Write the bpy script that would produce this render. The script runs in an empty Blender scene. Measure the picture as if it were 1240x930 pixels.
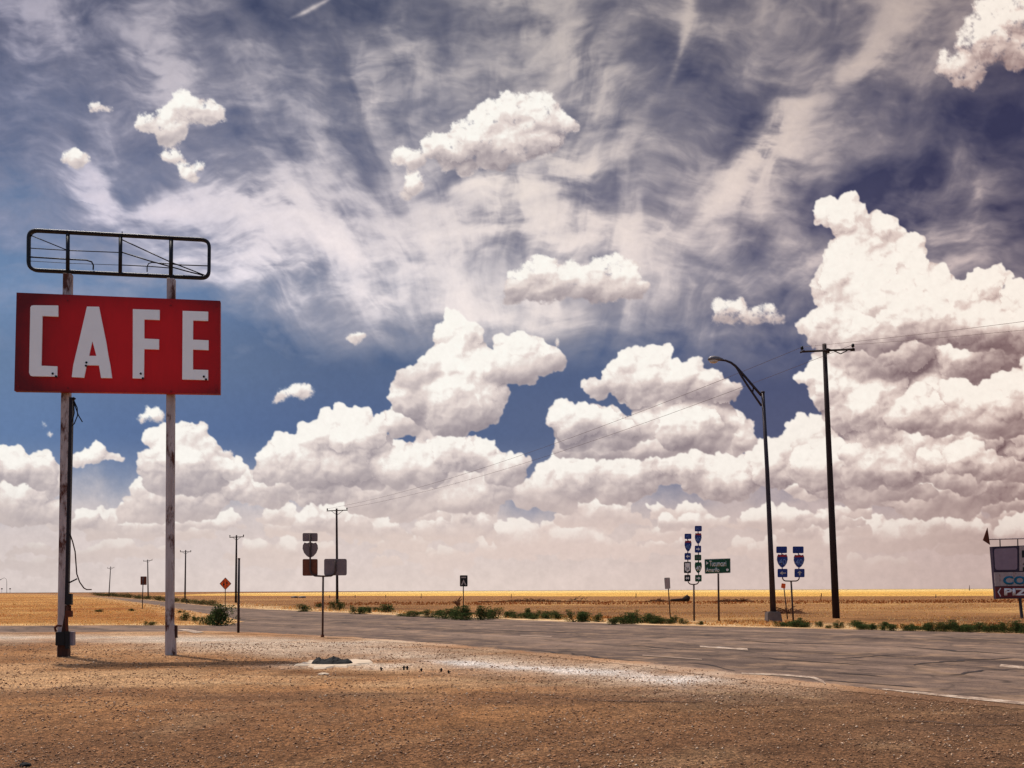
# Roadside at a plains crossroads: big red diner sign, highway, signs, poles, heaped summer sky.
import bpy, bmesh, math, random
import numpy as np
from mathutils import Vector, Matrix
random.seed(4)
scene = bpy.context.scene
COL = scene.collection
# ---------------------------------------------------------------- camera (eye height 1.6 m, looking along +Y)
F = 1150.0; EYE = 1.6
PITCH = math.radians(3.9); ROLL = math.radians(.23)
SHIFT = (250.0-F*math.tan(PITCH))/1240.0
cam_d = bpy.data.cameras.new('camera'); cam = bpy.data.objects.new('camera', cam_d); COL.objects.link(cam)
cam_d.sensor_width = 36; cam_d.sensor_fit = 'HORIZONTAL'; cam_d.lens = 36*F/1240.0
cam_d.shift_y = SHIFT; cam_d.clip_start = .1; cam_d.clip_end = 40000
RM = Matrix.Rotation(math.radians(90)+PITCH, 3, 'X') @ Matrix.Rotation(-ROLL, 3, 'Z')
cam.matrix_world = Matrix.Translation((0, 0, EYE)) @ RM.to_4x4()
scene.camera = cam
def ray(u, v):
    """direction seen at a measured picture position"""
    return RM @ Vector(((u-620)/F, -(v-465)/F+SHIFT*1240/F, -1.0))
def G(u, v):
    d = ray(u, v); t = -EYE/d.z
    return Vector((d.x*t, d.y*t, 0))
def P(u, v, Y):
    d = ray(u, v); t = Y/d.y
    return Vector((d.x*t, Y, EYE+d.z*t))
# ---------------------------------------------------------------- helpers
def tag(o, label=None, cat=None, group=None, kind=None):
    if label: o['label'] = label
    if cat: o['category'] = cat
    if group: o['group'] = group
    if kind: o['kind'] = kind
    return o
def empty(name, loc, label, cat, group=None):
    o = bpy.data.objects.new(name, None); COL.objects.link(o); o.location = loc
    o.empty_display_size = .3
    return tag(o, label, cat, group)
def root_loc(o):
    while o.parent: o = o.parent
    return o.location.copy()
def obj(name, bm, m, parent=None, smooth=False):
    me = bpy.data.meshes.new(name)
    if parent is not None:
        off = root_loc(parent)
        for v in bm.verts: v.co -= off
    bm.normal_update()
    bm.to_mesh(me); bm.free()
    if smooth:
        for p in me.polygons: p.use_smooth = True
    me.materials.append(m)
    o = bpy.data.objects.new(name, me); COL.objects.link(o)
    if parent is not None: o.parent = parent
    return o
def np_mesh(name, verts, faces, m, nper):
    """mesh from arrays, faces all with nper corners"""
    me = bpy.data.meshes.new(name)
    me.vertices.add(len(verts)); me.vertices.foreach_set('co', np.asarray(verts, np.float32).ravel())
    f = np.asarray(faces, np.int32)
    me.loops.add(f.size); me.loops.foreach_set('vertex_index', f.ravel())
    me.polygons.add(len(f)); me.polygons.foreach_set('loop_start', np.arange(0, f.size, nper, dtype=np.int32))
    me.polygons.foreach_set('loop_total', np.full(len(f), nper, np.int32))
    me.update(calc_edges=True)
    me.materials.append(m)
    return me
def tube(bm, pts, r, seg=8, caps=True):
    """round bar through pts; r a number or one per point"""
    pts = [Vector(p) for p in pts]
    rs = r if isinstance(r, (list, tuple)) else [r]*len(pts)
    rings = []; ref = None
    for i, p in enumerate(pts):
        if i == 0: d = pts[1]-p
        elif i == len(pts)-1: d = p-pts[i-1]
        else: d = (pts[i+1]-p).normalized()+(p-pts[i-1]).normalized()
        d.normalize()
        if ref is None: ref = Vector((0, 1, 0)) if abs(d.y) < .9 else Vector((1, 0, 0))
        a = d.cross(ref).normalized(); b = d.cross(a).normalized(); ref = -b if False else ref
        rings.append([bm.verts.new(p+a*(rs[i]*math.cos(2*math.pi*k/seg))+b*(rs[i]*math.sin(2*math.pi*k/seg))) for k in range(seg)])
    for A, B in zip(rings, rings[1:]):
        for k in range(seg):
            bm.faces.new((A[k], A[(k+1) % seg], B[(k+1) % seg], B[k]))
    if caps:
        bm.faces.new(rings[0][::-1]); bm.faces.new(rings[-1])
def box(bm, c, sx, sy, sz, yaw=0, bev=0.0):
    r = bmesh.ops.create_cube(bm, size=1)
    M = Matrix.Translation(c) @ Matrix.Rotation(yaw, 4, 'Z') @ Matrix.Diagonal((sx, sy, sz, 1))
    bmesh.ops.transform(bm, matrix=M, verts=r['verts'])
    if bev:
        es = list({e for v in r['verts'] for e in v.link_edges})
        bmesh.ops.bevel(bm, geom=es, offset=bev, segments=2, affect='EDGES', profile=.6)
class Plane:
    """upright plane through a point, turned by yaw; measured positions drop onto it"""
    def __init__(s, p, yaw=0, lean=0):
        s.o = Vector(p); s.x = Vector((math.cos(yaw), math.sin(yaw), 0)); s.n = Vector((math.sin(yaw), -math.cos(yaw), 0)); s.yaw = yaw
        s.z = Vector((0, 0, 1)); s.cam = Vector((0, 0, EYE))
    def at(s, u, v, d=0.0):
        r = ray(u, v); t = (s.o+s.n*d-s.cam).dot(s.n)/r.dot(s.n)
        return s.cam+r*t
    def slab(s, bm, pts, front, back):
        """pts: points lying on the plane, wound either way; extruded from front to back along the normal"""
        A = [bm.verts.new(p+s.n*front) for p in pts]; B = [bm.verts.new(p+s.n*back) for p in pts]
        area = 0
        for p, q in zip(pts, pts[1:]+pts[:1]):
            area += (p-s.o).dot(s.x)*(q-s.o).z-(q-s.o).dot(s.x)*(p-s.o).z
        n = len(pts)
        if area > 0:
            bm.faces.new(A); bm.faces.new(B[::-1])
            for k in range(n): bm.faces.new((A[k], B[k], B[(k+1) % n], A[(k+1) % n]))
        else:
            bm.faces.new(A[::-1]); bm.faces.new(B)
            for k in range(n): bm.faces.new((A[(k+1) % n], B[(k+1) % n], B[k], A[k]))
def round_poly(pts, r, seg=4):
    out = []; n = len(pts)
    for i, p in enumerate(pts):
        a = (pts[i-1]-p); b = (pts[(i+1) % n]-p)
        rr = min(r, a.length*.45, b.length*.45)
        p0 = p+a.normalized()*rr; p1 = p+b.normalized()*rr
        for k in range(seg+1):
            t = k/seg
            out.append(p0*(1-t)**2+p*2*t*(1-t)+p1*t*t)
    return out
# ---------------------------------------------------------------- materials
def srgb(r, g, b, f=1.0):
    return tuple(min(1.0, f*((c/255)/12.92 if c/255 < .04045 else ((c/255+.055)/1.055)**2.4)) for c in (r, g, b))+(1,)
class N:
    def __init__(s, name):
        s.m = bpy.data.materials.new(name); s.m.use_nodes = True; s.t = s.m.node_tree; s.t.nodes.clear()
        s.out = s.new('ShaderNodeOutputMaterial')
    def new(s, kind, **kw):
        n = s.t.nodes.new(kind)
        for k, v in kw.items(): setattr(n, k, v)
        return n
    def put(s, sock, val):
        if isinstance(val, bpy.types.NodeSocket): s.t.links.new(val, sock)
        else: sock.default_value = val
    def math(s, op, a, b=0.0, clamp=False):
        n = s.new('ShaderNodeMath', operation=op, use_clamp=clamp); s.put(n.inputs[0], a); s.put(n.inputs[1], b); return n.outputs[0]
    def noise(s, vec, scale, detail=4, rough=.55, dist=0.0):
        n = s.new('ShaderNodeTexNoise'); s.put(n.inputs['Vector'], vec)
        n.inputs['Scale'].default_value = scale; n.inputs['Detail'].default_value = detail; n.inputs['Roughness'].default_value = rough; n.inputs['Distortion'].default_value = dist
        return n.outputs['Fac']
    def voro(s, vec, scale, feature='F1', rand=1.0):
        n = s.new('ShaderNodeTexVoronoi', feature=feature); s.put(n.inputs['Vector'], vec); n.inputs['Scale'].default_value = scale
        n.inputs['Randomness'].default_value = rand
        return n.outputs
    def mapping(s, vec, scale=(1, 1, 1), rot=(0, 0, 0)):
        n = s.new('ShaderNodeMapping'); s.put(n.inputs['Vector'], vec); n.inputs['Scale'].default_value = scale; n.inputs['Rotation'].default_value = rot
        return n.outputs[0]
    def ramp(s, fac, stops):
        n = s.new('ShaderNodeValToRGB'); s.put(n.inputs[0], fac)
        e = n.color_ramp.elements
        while len(e) < len(stops): e.new(.5)
        for k, (p, c) in zip(e, stops):
            k.position = p; k.color = c if not isinstance(c, (int, float)) else (c, c, c, 1)
        return n.outputs[0]
    def mix(s, fac, a, b, mode='MIX'):
        n = s.new('ShaderNodeMix', data_type='RGBA', blend_type=mode, clamp_factor=True)
        s.put(n.inputs[0], fac); s.put(n.inputs[6], a); s.put(n.inputs[7], b); return n.outputs[2]
    def bump(s, h, strength=.5, dist=.02):
        n = s.new('ShaderNodeBump'); s.put(n.inputs['Height'], h); n.inputs['Strength'].default_value = strength; n.inputs['Distance'].default_value = dist
        return n.outputs[0]
    def bsdf(s, col, rough=.8, metal=0.0, normal=None, spec=.3):
        b = s.new('ShaderNodeBsdfPrincipled'); s.put(b.inputs['Base Color'], col); s.put(b.inputs['Roughness'], rough); s.put(b.inputs['Metallic'], metal)
        b.inputs['Specular IOR Level'].default_value = spec
        if normal is not None: s.put(b.inputs['Normal'], normal)
        s.t.links.new(b.outputs[0], s.out.inputs[0]); return b
    def pos(s): return s.new('ShaderNodeNewGeometry').outputs['Position']
    def local(s): return s.new('ShaderNodeTexCoord').outputs['Object']
def paint(name, c, c2=None, scale=6, amt=.5, rough=.6, metal=0.0, stretch=(1, 1, 1), bump=0.0, rust=None, rust_at=.62):
    """weathered painted or plain surface: two tones, an optional rust bloom, fine relief"""
    n = N(name); p = n.mapping(n.local(), stretch)
    a = n.noise(p, scale, 6, .6); f = n.noise(p, scale*9, 3, .6)
    v = n.math('ADD', n.math('MULTIPLY', a, .75), n.math('MULTIPLY', f, .25))
    c2 = c2 or tuple(x*.62 for x in c[:3])+(1,)
    col = n.mix(n.ramp(v, [(.5-amt*.35, 1.0), (.5+amt*.35, 0.0)]), c, c2)
    if rust:
        r = n.noise(n.mapping(n.local(), (1, 1, .35)), scale*.8, 8, .7)
        col = n.mix(n.ramp(r, [(rust_at-.04, 0.0), (rust_at+.04, 1.0)]), col, rust)
    nb = n.bump(v, .35, bump) if bump else None
    n.bsdf(col, rough, metal, nb)
    return n.m

# ---------------------------------------------------------------- sky
SEED = 7
_tab = np.random.RandomState(11).rand(256, 256).astype(np.float32)
def vnoise(x, y, k=0):
    """smooth value noise in [-1,1]"""
    x = x + 37.31*k; y = y + 91.7*k
    xi = np.floor(x).astype(np.int32); yi = np.floor(y).astype(np.int32)
    fx = (x-xi).astype(np.float32); fy = (y-yi).astype(np.float32)
    fx = fx*fx*fx*(fx*(fx*6-15)+10); fy = fy*fy*fy*(fy*(fy*6-15)+10)
    x0 = xi & 255; x1 = (xi+1) & 255; y0 = yi & 255; y1 = (yi+1) & 255
    a = _tab[y0, x0]; b = _tab[y0, x1]; c = _tab[y1, x0]; d = _tab[y1, x1]
    return ((a+(b-a)*fx)*(1-fy)+(c+(d-c)*fx)*fy)*2-1
def fbm(x, y, o=5, k=0, g=.5):
    s = 0; a = 1; t = 0
    for i in range(o):
        s = s+a*vnoise(x, y, k+i); t += a
        a *= g
        x, y = 2.03*x+.31*y, 2.03*y-.31*x
    return s/t
def sst(a, b, x):
    t = np.clip((x-a)/(b-a), 0, 1); return t*t*(3-2*t)
def gblur(A, s):
    if s < .3: return A
    r = int(s*2.6)+1
    k = np.exp(-.5*(np.arange(-r, r+1)/s)**2); k /= k.sum()
    P = np.pad(A, ((r, r), (0, 0)), 'edge'); B = sum(k[i]*P[i:i+A.shape[0]] for i in range(2*r+1))
    P = np.pad(B, ((0, 0), (r, r)), 'edge'); return sum(k[i]*P[:, i:i+A.shape[1]] for i in range(2*r+1)).astype(np.float32)
def bblur(A, s):
    """cheap wide blur: shrink, blur, grow"""
    f = max(1, int(s//3))
    if f == 1: return gblur(A, s)
    h, w = A.shape; hh, ww = -(-h//f)*f, -(-w//f)*f
    P = np.pad(A, ((0, hh-h), (0, ww-w)), 'edge').reshape(hh//f, f, ww//f, f).mean((1, 3))
    P = gblur(P, s/f)
    yi = (np.arange(h)+.5)/f-.5; xi = (np.arange(w)+.5)/f-.5
    yi = np.clip(yi, 0, P.shape[0]-1.001); xi = np.clip(xi, 0, P.shape[1]-1.001)
    y0 = yi.astype(int); x0 = xi.astype(int); fy = (yi-y0)[:, None]; fx = (xi-x0)[None]
    return (P[y0][:, x0]*(1-fy)*(1-fx)+P[y0][:, x0+1]*(1-fy)*fx+P[y0+1][:, x0]*fy*(1-fx)+P[y0+1][:, x0+1]*fy*fx).astype(np.float32)

def grid_interp(G, us, vs, U, V):
    G = np.asarray(G, np.float32)
    x = np.interp(U, us, np.arange(len(us))); y = np.interp(V, vs, np.arange(len(vs)))
    x0 = np.minimum(x.astype(int), len(us)-2); y0 = np.minimum(y.astype(int), len(vs)-2)
    fx = x-x0; fy = y-y0; fx = fx*fx*(3-2*fx); fy = fy*fy*(3-2*fy)
    if G.ndim == 3: fx = fx[..., None]; fy = fy[..., None]
    return G[y0, x0]*(1-fx)*(1-fy)+G[y0, x0+1]*fx*(1-fy)+G[y0+1, x0]*(1-fx)*fy+G[y0+1, x0+1]*fx*fy

def sky_colours(us, vs, STEP):
    """display colours of the sky over picture-angle coordinates us x vs"""
    U, V = np.meshgrid(us.astype(np.float32), vs.astype(np.float32))
    rs = np.random.RandomState(SEED)
    # clear air
    gu = [-400, 0, 200, 450, 700, 950, 1240, 1650]; gv = [-400, 0, 150, 260, 350, 430, 520, 600, 660, 716]
    CL = [[(52,62,92)]*8,
          [(72,86,120),(68,82,114),(66,78,110),(62,74,104),(64,72,100),(60,66,94),(56,56,82),(50,50,76)],
          [(82,104,142),(76,98,136),(78,94,130),(70,84,118),(70,80,112),(66,72,102),(54,58,90),(50,54,86)],
          [(88,120,162),(92,124,166),(90,110,148),(78,90,126),(74,82,116),(68,72,104),(58,60,90),(52,54,84)],
          [(90,124,172),(104,138,180),(102,132,172),(86,108,144),(78,92,128),(72,80,112),(64,64,90),(56,58,86)],
          [(82,112,156),(96,128,168),(92,120,158),(82,106,144),(76,98,138),(72,84,120),(66,66,92),(58,60,88)],
          [(92,124,168),(92,126,172),(84,114,160),(78,104,148),(82,102,140),(78,88,122),(78,76,100),(70,70,96)],
          [(136,152,180),(134,150,178),(126,144,174),(118,134,164),(118,130,158),(120,122,146),(112,104,122),(106,98,116)],
          [(186,180,186),(186,180,186),(186,180,186),(186,178,184),(184,176,180),(182,172,174),(170,152,154),(156,140,142)],
          [(188,178,178),(192,182,180),(202,190,186),(208,194,188),(208,192,186),(200,183,177),(176,156,151),(160,140,136)]]
    C = grid_interp(CL, gu, gv, U, V)
    gr = C.mean(-1, keepdims=True); C = gr+(C-gr)*.84+np.array([3.5, 0., 1.])
    # high thin cloud: coverage laid out coarsely, combed along a fan
    cu = [-400, 0, 155, 310, 465, 620, 775, 930, 1085, 1240, 1650]; cv = [-400, 0, 80, 160, 240, 320, 360, 405, 450, 500]
    CC = [[.3]*11,
          [.45,.70,.58,.42,.38,.72,.46,.56,.55,.3,.3],
          [.35,.40,.62,.40,.60,.68,.58,.50,.46,.10,.2],
          [.2,.16,.44,.45,.66,.42,.58,.36,.26,.02,.1],
          [.4,.38,.60,.70,.48,.78,.50,.46,.14,.34,.3],
          [.1,.12,.48,.86,.84,.66,.84,.72,.50,.56,.5],
          [.05,.05,.22,.48,.72,.84,.84,.66,.40,.56,.4],
          [0,0,.0,.04,.34,.55,.52,.42,.2,.2,.2],
          [0,0,0,0,.02,.16,.2,.14,.05,.0,.0],
          [0]*11]
    wx = 34*fbm(U/150, V/150, 4, 3); wy = 34*fbm(U/150, V/150, 4, 9)
    Uw = U+wx; Vw = V+wy
    cov = grid_interp(CC, cu, cv, Uw, Vw)
    ox, oy = 640., 640.
    dx = Uw-ox; dy = oy-Vw
    th = np.arctan2(dx, np.maximum(dy, 20)); rr = np.sqrt(dx*dx+dy*dy)
    n1 = fbm(th*4.5, rr/240, 5, 21, .5)
    n2 = fbm(th*12+1.1*n1, rr/170, 5, 31, .52)
    n2 = n2*sst(120, 420, rr)
    n3 = fbm(Uw/52, Vw/19, 5, 41, .56)
    n4 = fbm(Uw/110, Vw/75, 5, 51, .55)
    left = sst(520, 200, U)
    tex = +.44*n1+.28*n2+.34*n3*(.6+.4*left)+.74*n4
    ci = cov*.95+tex*(.24+.62*np.sqrt(np.clip(cov, 0, 1)))
    # strokes
    def stroke(pts, w, s, taper=.3):
        nonlocal ci
        best = np.full(U.shape, 9e9, np.float32); tt = np.zeros_like(best)
        n = len(pts)-1
        ux = U+wx*.45; vx = V+wy*.45
        for i in range(n):
            (x0, y0), (x1, y1) = pts[i], pts[i+1]
            L2 = (x1-x0)**2+(y1-y0)**2
            t = np.clip(((ux-x0)*(x1-x0)+(vx-y0)*(y1-y0))/L2, 0, 1)
            d = (ux-x0-t*(x1-x0))**2+(vx-y0-t*(y1-y0))**2
            m = d < best; best = np.where(m, d, best); tt = np.where(m, (i+t)/n, tt)
        env = np.minimum(tt/taper, (1-tt)/taper); env = np.clip(env, 0, 1)
        ww = w*(.55+.6*env)*np.clip(1+.8*n1+.5*n4, .35, 2)
        ci = ci+s*env*np.exp(-best/(ww*ww))*(1+.8*n2+.6*n3)
    stroke([(1130,-60),(1095,10),(1050,70),(985,120)], 15, .58)
    stroke([(1000,95),(955,140),(915,190),(880,235),(830,280)], 14, .78)
    stroke([(1010,110),(940,170),(900,230)], 30, .30)
    stroke([(832,-30),(824,60),(815,120)], 8, .32)
    stroke([(600,30),(700,60),(740,110),(790,150)], 30, .2)
    stroke([(160,-20),(190,40),(205,100),(215,170)], 24, .34)
    stroke([(345,26),(405,-4)], 2.0, .6)
    stroke([(130,262),(215,236),(320,246),(420,300),(470,330)], 15, .65)
    stroke([(270,250),(340,310),(410,350)], 26, .32)
    stroke([(50,220),(105,216),(125,245),(90,270)], 14, .55)
    stroke([(540,235),(610,226),(700,238)], 11, .5)
    stroke([(655,190),(700,205),(745,215)], 15, .42)
    stroke([(480,290),(600,262),(720,290),(840,300)], 24, .32)
    stroke([(440,30),(470,70),(440,120),(470,150)], 26, .26)
    stroke([(1050,262),(1130,238),(1240,205)], 26, .22)
    stroke([(1090,300),(1160,290),(1250,260)], 22, .25)
    ci = np.maximum(ci, 0)
    ci = ci*1.12*sst(470, 400, V+14*n1)
    hi = np.stack([np.interp(U, [0, 300, 620, 1240], [208, 232, 240, 220]), np.interp(U, [0, 300, 620, 1240], [202, 222, 227, 198]), np.interp(U, [0, 300, 620, 1240], [220, 226, 220, 190])], -1)
    hi = hi*np.interp(V, [-100, 100, 330], [.80, .90, 1.06])[..., None]
    lo = hi*.74+np.array([0, 2, 10])
    al = (1-np.exp(-1.75*ci**1.1))[..., None]
    bri = (sst(.30, 1.25, ci+.22*n3+.30*n2))[..., None]
    C = C*(1-al)+(lo*(1-bri)+hi*bri)*al
    # crisp up the fibres
    for ch in range(3):
        C[..., ch] = C[..., ch]+.12*(C[..., ch]-bblur(C[..., ch].astype(np.float32), 3.5/STEP))+.32*(C[..., ch]-bblur(C[..., ch].astype(np.float32), 18/STEP))
    # ------------------------------------------------ heaped clouds
    e1 = fbm(U/13, V/13, 5, 61, .68); e2 = fbm(U/13, V/13, 5, 71, .68)
    f1 = fbm(U/55, V/55, 3, 81, .5); f2 = fbm(U/55, V/55, 3, 91, .5)
    detail = fbm(U/9, V/9, 4, 101, .6)
    bx = U+6*e1; by = V+6*e2
    bill = sum(a*(1-2.2*np.abs(vnoise(bx/w+k, by/w-k, 140+k))) for k, (w, a) in enumerate([(20, 3.2), (11, 3.4), (6., 2.2), (3.2, 1.3), (1.9, .6)]))
    H, W = U.shape
    def layer(clouds, haze=0., contrast=1., warp=1., soft=1.0, ragged=0.):
        """clouds: list of (lobes, base); lobe = (x, y, rx, ry)"""
        nonlocal C
        Z = np.full((H, W), -1e3, np.float32)
        base = np.zeros((H, W), np.float32)
        BT = np.zeros((H, W), np.float32)
        UU = U+warp*(5.5*e1+5*f1); VV = V+warp*(5.5*e2+4*f2)
        UU = UU+.28*warp*bill*e2; VV = VV-.30*warp*bill
        def ball(x, y, r, z, yb, hgt):
            sq = min(1., max(.38, (yb-y)/r))
            m = r+9*warp
            i0, i1 = np.searchsorted(us, (x-m, x+m)); j0, j1 = np.searchsorted(vs, (y-m, y+m))
            if i1-i0 < 1 or j1-j0 < 1: return
            u = UU[j0:j1, i0:i1]-x; v = VV[j0:j1, i0:i1]-y
            v = np.where(v > 0, v/sq, v)
            q = r*r-u*u-v*v
            zz = np.where(q > 0, z+np.sqrt(np.maximum(q, 0)), -1e3)
            s = Z[j0:j1, i0:i1]; k = zz > s
            s[k] = zz[k]
            BT[j0:j1, i0:i1][k] = np.clip((yb-VV[j0:j1, i0:i1][k])/hgt, -.3, 1.3)
        for lobes, yb in clouds:
            top = min(l[1]-l[3] for l in lobes); 
            for lb in lobes:
                x, y, rx, ry = lb[:4]; zo = lb[4] if len(lb) > 4 else 0
                R = min(rx, ry)
                hgt = max(18., min(yb-top, 80.))
                n = 3+int(2.2*rx/ry) if rx > ry*1.3 else 1
                for q in range(n):
                    t = 0 if n == 1 else -1+2*q/(n-1)
                    cx = x+t*(rx-R*.8); cr = R*(1-.30*abs(t)*(n > 1))*rs.uniform(.72, 1.12)
                    cy = y+rs.uniform(-.55, .30)*R*(n > 1)+abs(t)*R*.15*(n > 1); cz = rs.uniform(-.35, .35)*R+zo
                    ball(cx, cy, cr, cz, yb, hgt)
                    st = [(cx, cy, cr, cz, 0)]
                    while st:
                        px, py, pr, pz, lv = st.pop()
                        if pr < 3.2 or lv > 3: continue
                        k = int([16, 10, 7, 5][lv]*(1 if pr > 8 else .8))
                        for _ in range(k):
                            a = rs.uniform(0, 2*np.pi); e = rs.uniform(.05, 1.0)**.8
                            sx = np.cos(a)*e; sy = np.sin(a)*e; sz = np.sqrt(max(0, 1-e*e))
                            if sy > 0: sy *= .75
                            cr2 = pr*(.18+.40*rs.rand()**1.5)
                            dd = .90*pr
                            nx, ny, nz = px+sx*dd, py+sy*dd, pz+sz*dd*.92
                            if ny+cr2*.5 > yb+2: continue
                            ball(nx, ny, cr2, nz-.12*cr2, yb, hgt)
                            st.append((nx, ny, cr2, nz-.12*cr2, lv+1))
        M = (Z > -500).astype(np.float32)
        if ragged:
            inn = bblur(M, 5/STEP)
            M = M*(inn+ragged*.6*(detail+1.2*e1+.7*f1) > .36)
        A = gblur(M, 1.05*soft/STEP)
        A = sst(.16, .92, A+.30*(detail+.5*e1)*(1-A)*A*4)
        if ragged:
            fz = bblur(M, 3.4/STEP)+.50*detail+.30*e2+.25*e1
            A = sst(.34, .34+.62*min(1, ragged*2), fz)*np.clip(bblur(M, 3/STEP)*6, 0, 1)
        Zf = np.where(M > 0, Z+bill*.9, 0)
        Z = np.where(M > 0, Z+bill*.9, Z)
        def fill(s):
            w = bblur(M, s)+1e-3
            return bblur(Zf*M, s)/w
        zs = np.where(M > 0, Z, fill(3))
        sh = 0
        for s, wt, gain in ((1.1, .14, 1.), (3., .25, 1.15), (8., .33, 1.5), (18., .28, 2.2)):
            z = bblur(zs, s/STEP)
            gy, gx = np.gradient(z); gx = gx/STEP*gain; gy = gy/STEP*gain
            inv = 1/np.sqrt(1+gx*gx+gy*gy)
            sh = sh+wt*((-gx*-.34)+(-gy*-.80)+.52)*inv    # light from above, a little left
        occ = np.clip((zs-fill(7/STEP))/12, -1, 1)
        t = bblur(BT*M, 4/STEP)/(bblur(M, 4/STEP)+1e-3)
        b = sst(-.05, .75, t+.14*e1+.22*f1)                   # 0 at the flat base
        L = .47+.51*sh+.17*occ*(.4+.6*b)+.04*detail+.045*e2
        L = L*(.66+.34*b)+.09*b
        L = np.clip(L, 0, 1.15)
        L = .74+(L-.74)*contrast*1.1
        # near the horizon everything melts into warm haze
        hz = np.clip(haze+sst(590, 715, V)*.66+(1-b)*.35*sst(540, 640, V)+(1-b)*haze*1.6, 0, .95)
        side = np.interp(U, [0, 250, 700, 1000, 1240], [0, 0, .15, .55, 1.])[..., None]
        dark = np.array([150, 142, 150.])*(1-side)+np.array([116, 90, 92.])*side
        mid = np.array([230, 217, 212.])*(1-side)+np.array([222, 199, 189.])*side
        wht = np.array([255, 251, 244.])*(1-side)+np.array([254, 242, 230.])*side
        l = L[..., None]
        col = np.where(l < .62, dark+(mid-dark)*np.clip(l/.62, 0, 1), mid+(wht-mid)*sst(.60, .93, l))
        hc = grid_interp([[c for c in CL[9]]]*2, gu, [0, 900], U, V)*1.0
        hc = hc*np.array([1.085, 1.065, 1.05])
        col = col*(1-hz[..., None])+hc*hz[..., None]
        A = (A*(1-.5*sst(665, 712, V)))[..., None]
        C = C*(1-A)+col*A
    # pale wall of distant cloud below
    wall = sst(560, 640, V+26*f1+10*e1+np.interp(U, [0, 300, 560, 620, 680, 900, 1240], [0, 0, 10, -20, 0, 12, 5]))
    wc = np.stack([np.interp(U, [0, 600, 1240], a) for a in ([216, 222, 196], [206, 208, 174], [204, 202, 168])], -1)
    C = C*(1-.75*wall[..., None])+wc*np.array([1.05, 1.03, 1.01])*(1+.05*e1[..., None])*.75*wall[..., None]
    # rows of small clouds, each row nearer than the last
    def row(y, n, sc, x0=-500, x1=1750):
        out = []
        for _ in range(n):
            x = rs.uniform(x0, x1); yy = y+rs.uniform(-1, 1)*sc*.8; w = sc*rs.uniform(.7, 1.9); h = w*rs.uniform(.28, .5)
            lb = [(x+rs.uniform(-.7, .7)*w, yy-h*rs.uniform(.2, .8), w*rs.uniform(.25, .5), h*rs.uniform(.5, .95)) for _ in range(4)]
            lb.append((x, yy, w*.9, h*.5))
            out.append((lb, yy+h*.12))
        return out
    layer(row(684, 46, 22), .30, 1., .8)
    layer(row(668, 50, 26), .22, 1.,.9)
    layer(row(650, 50, 32), .12, 1.05, 1.)
    layer(row(632, 34, 32), .12, 1.05, 1.)
    layer(row(616, 24, 32), .06, 1.1, 1.)
    # banks, traced roughly from tops to bases
    layer([([(-60,575,60,45),(10,572,34,34),(45,578,30,28),(72,618,22,15),(20,610,50,28)], 640),
           ([(165,622,22,16),(195,592,30,26),(218,568,30,26),(250,575,34,24),(290,590,34,24),(225,608,62,26)], 632),
           ([(330,590,36,28),(380,575,50,34),(440,590,40,30),(500,600,50,24)], 628),
           ([(480,575,50,32),(540,560,44,34),(590,575,40,28),(560,600,70,24)], 622),
           ([(660,600,40,26),(700,570,50,36),(760,580,50,34),(830,570,50,34),(880,585,44,30)], 622),
           ([(940,560,44,38),(985,545,40,36),(1020,580,50,36),(1075,570,44,34),(1130,600,60,34)], 628),
           ([(1180,585,34,30),(1220,570,34,36),(1260,580,50,40),(1400,560,90,60),(1550,570,80,50)], 625),
           ([(-250,560,80,60),(-150,590,70,40)], 630)], .08, 1.)
    layer([([(205,532,32,15),(225,528,30,16),(246,540,24,9)], 549),
           ([(190,560,30,16),(240,560,40,16),(275,565,26,12),(225,575,60,40,-30)], 600),
           ([(330,560,26,20),(355,545,24,22),(372,560,30,22),(400,506,17,20),(385,530,28,26),(432,528,28,28),(418,515,22,22),(450,545,24,26),(345,575,40,16),(420,570,46,20),(400,550,60,50,-35),(440,560,40,30,-35)], 595),
           ([(490,512,36,22),(512,508,26,22),(530,520,26,16)], 531),
           ([(500,570,50,26),(560,555,46,26),(612,568,28,20)], 592),
           ([(690,545,24,18),(725,540,40,22),(780,545,50,20),(840,525,50,18),(885,515,32,16),(900,535,24,14)], 556),
           ([(1010,560,60,34),(1060,560,50,30),(1080,600,60,24)], 604),
           ([(1170,545,26,22),(1200,560,30,20),(1240,560,34,26)], 585),
           ([(-30,560,40,30),(20,565,30,26),(50,572,26,20)], 596)], .03, 1.)
    layer([([(541,402,14,19),(553,390,13,14),(566,405,17,23),(548,420,22,22)], 436),
           ([(610,414,18,16),(630,420,24,20),(655,432,24,20),(672,440,13,15),(560,438,46,18),(610,445,60,20),(520,452,28,22),(500,470,24,22)], 468),
           ([(500,482,28,26),(545,480,44,30),(590,480,36,28),(560,500,50,30),(560,465,60,40,-30),(520,490,40,34,-30)], 528),
           ([(765,442,24,16),(795,440,26,18),(742,455,18,22),(722,470,20,18),(830,455,28,22),(860,462,26,20),(880,474,15,14),(800,468,70,24),(810,470,70,30,-25)], 492),
           ([(680,505,22,18),(710,508,26,22),(690,525,24,20),(740,515,36,18),(740,520,70,30,-30),(830,520,70,30,-30)], 548),
           ([(118,552,17,10),(124,543,9,11),(100,560,14,10),(140,556,11,5)], 572)], 0, 1.)
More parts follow.
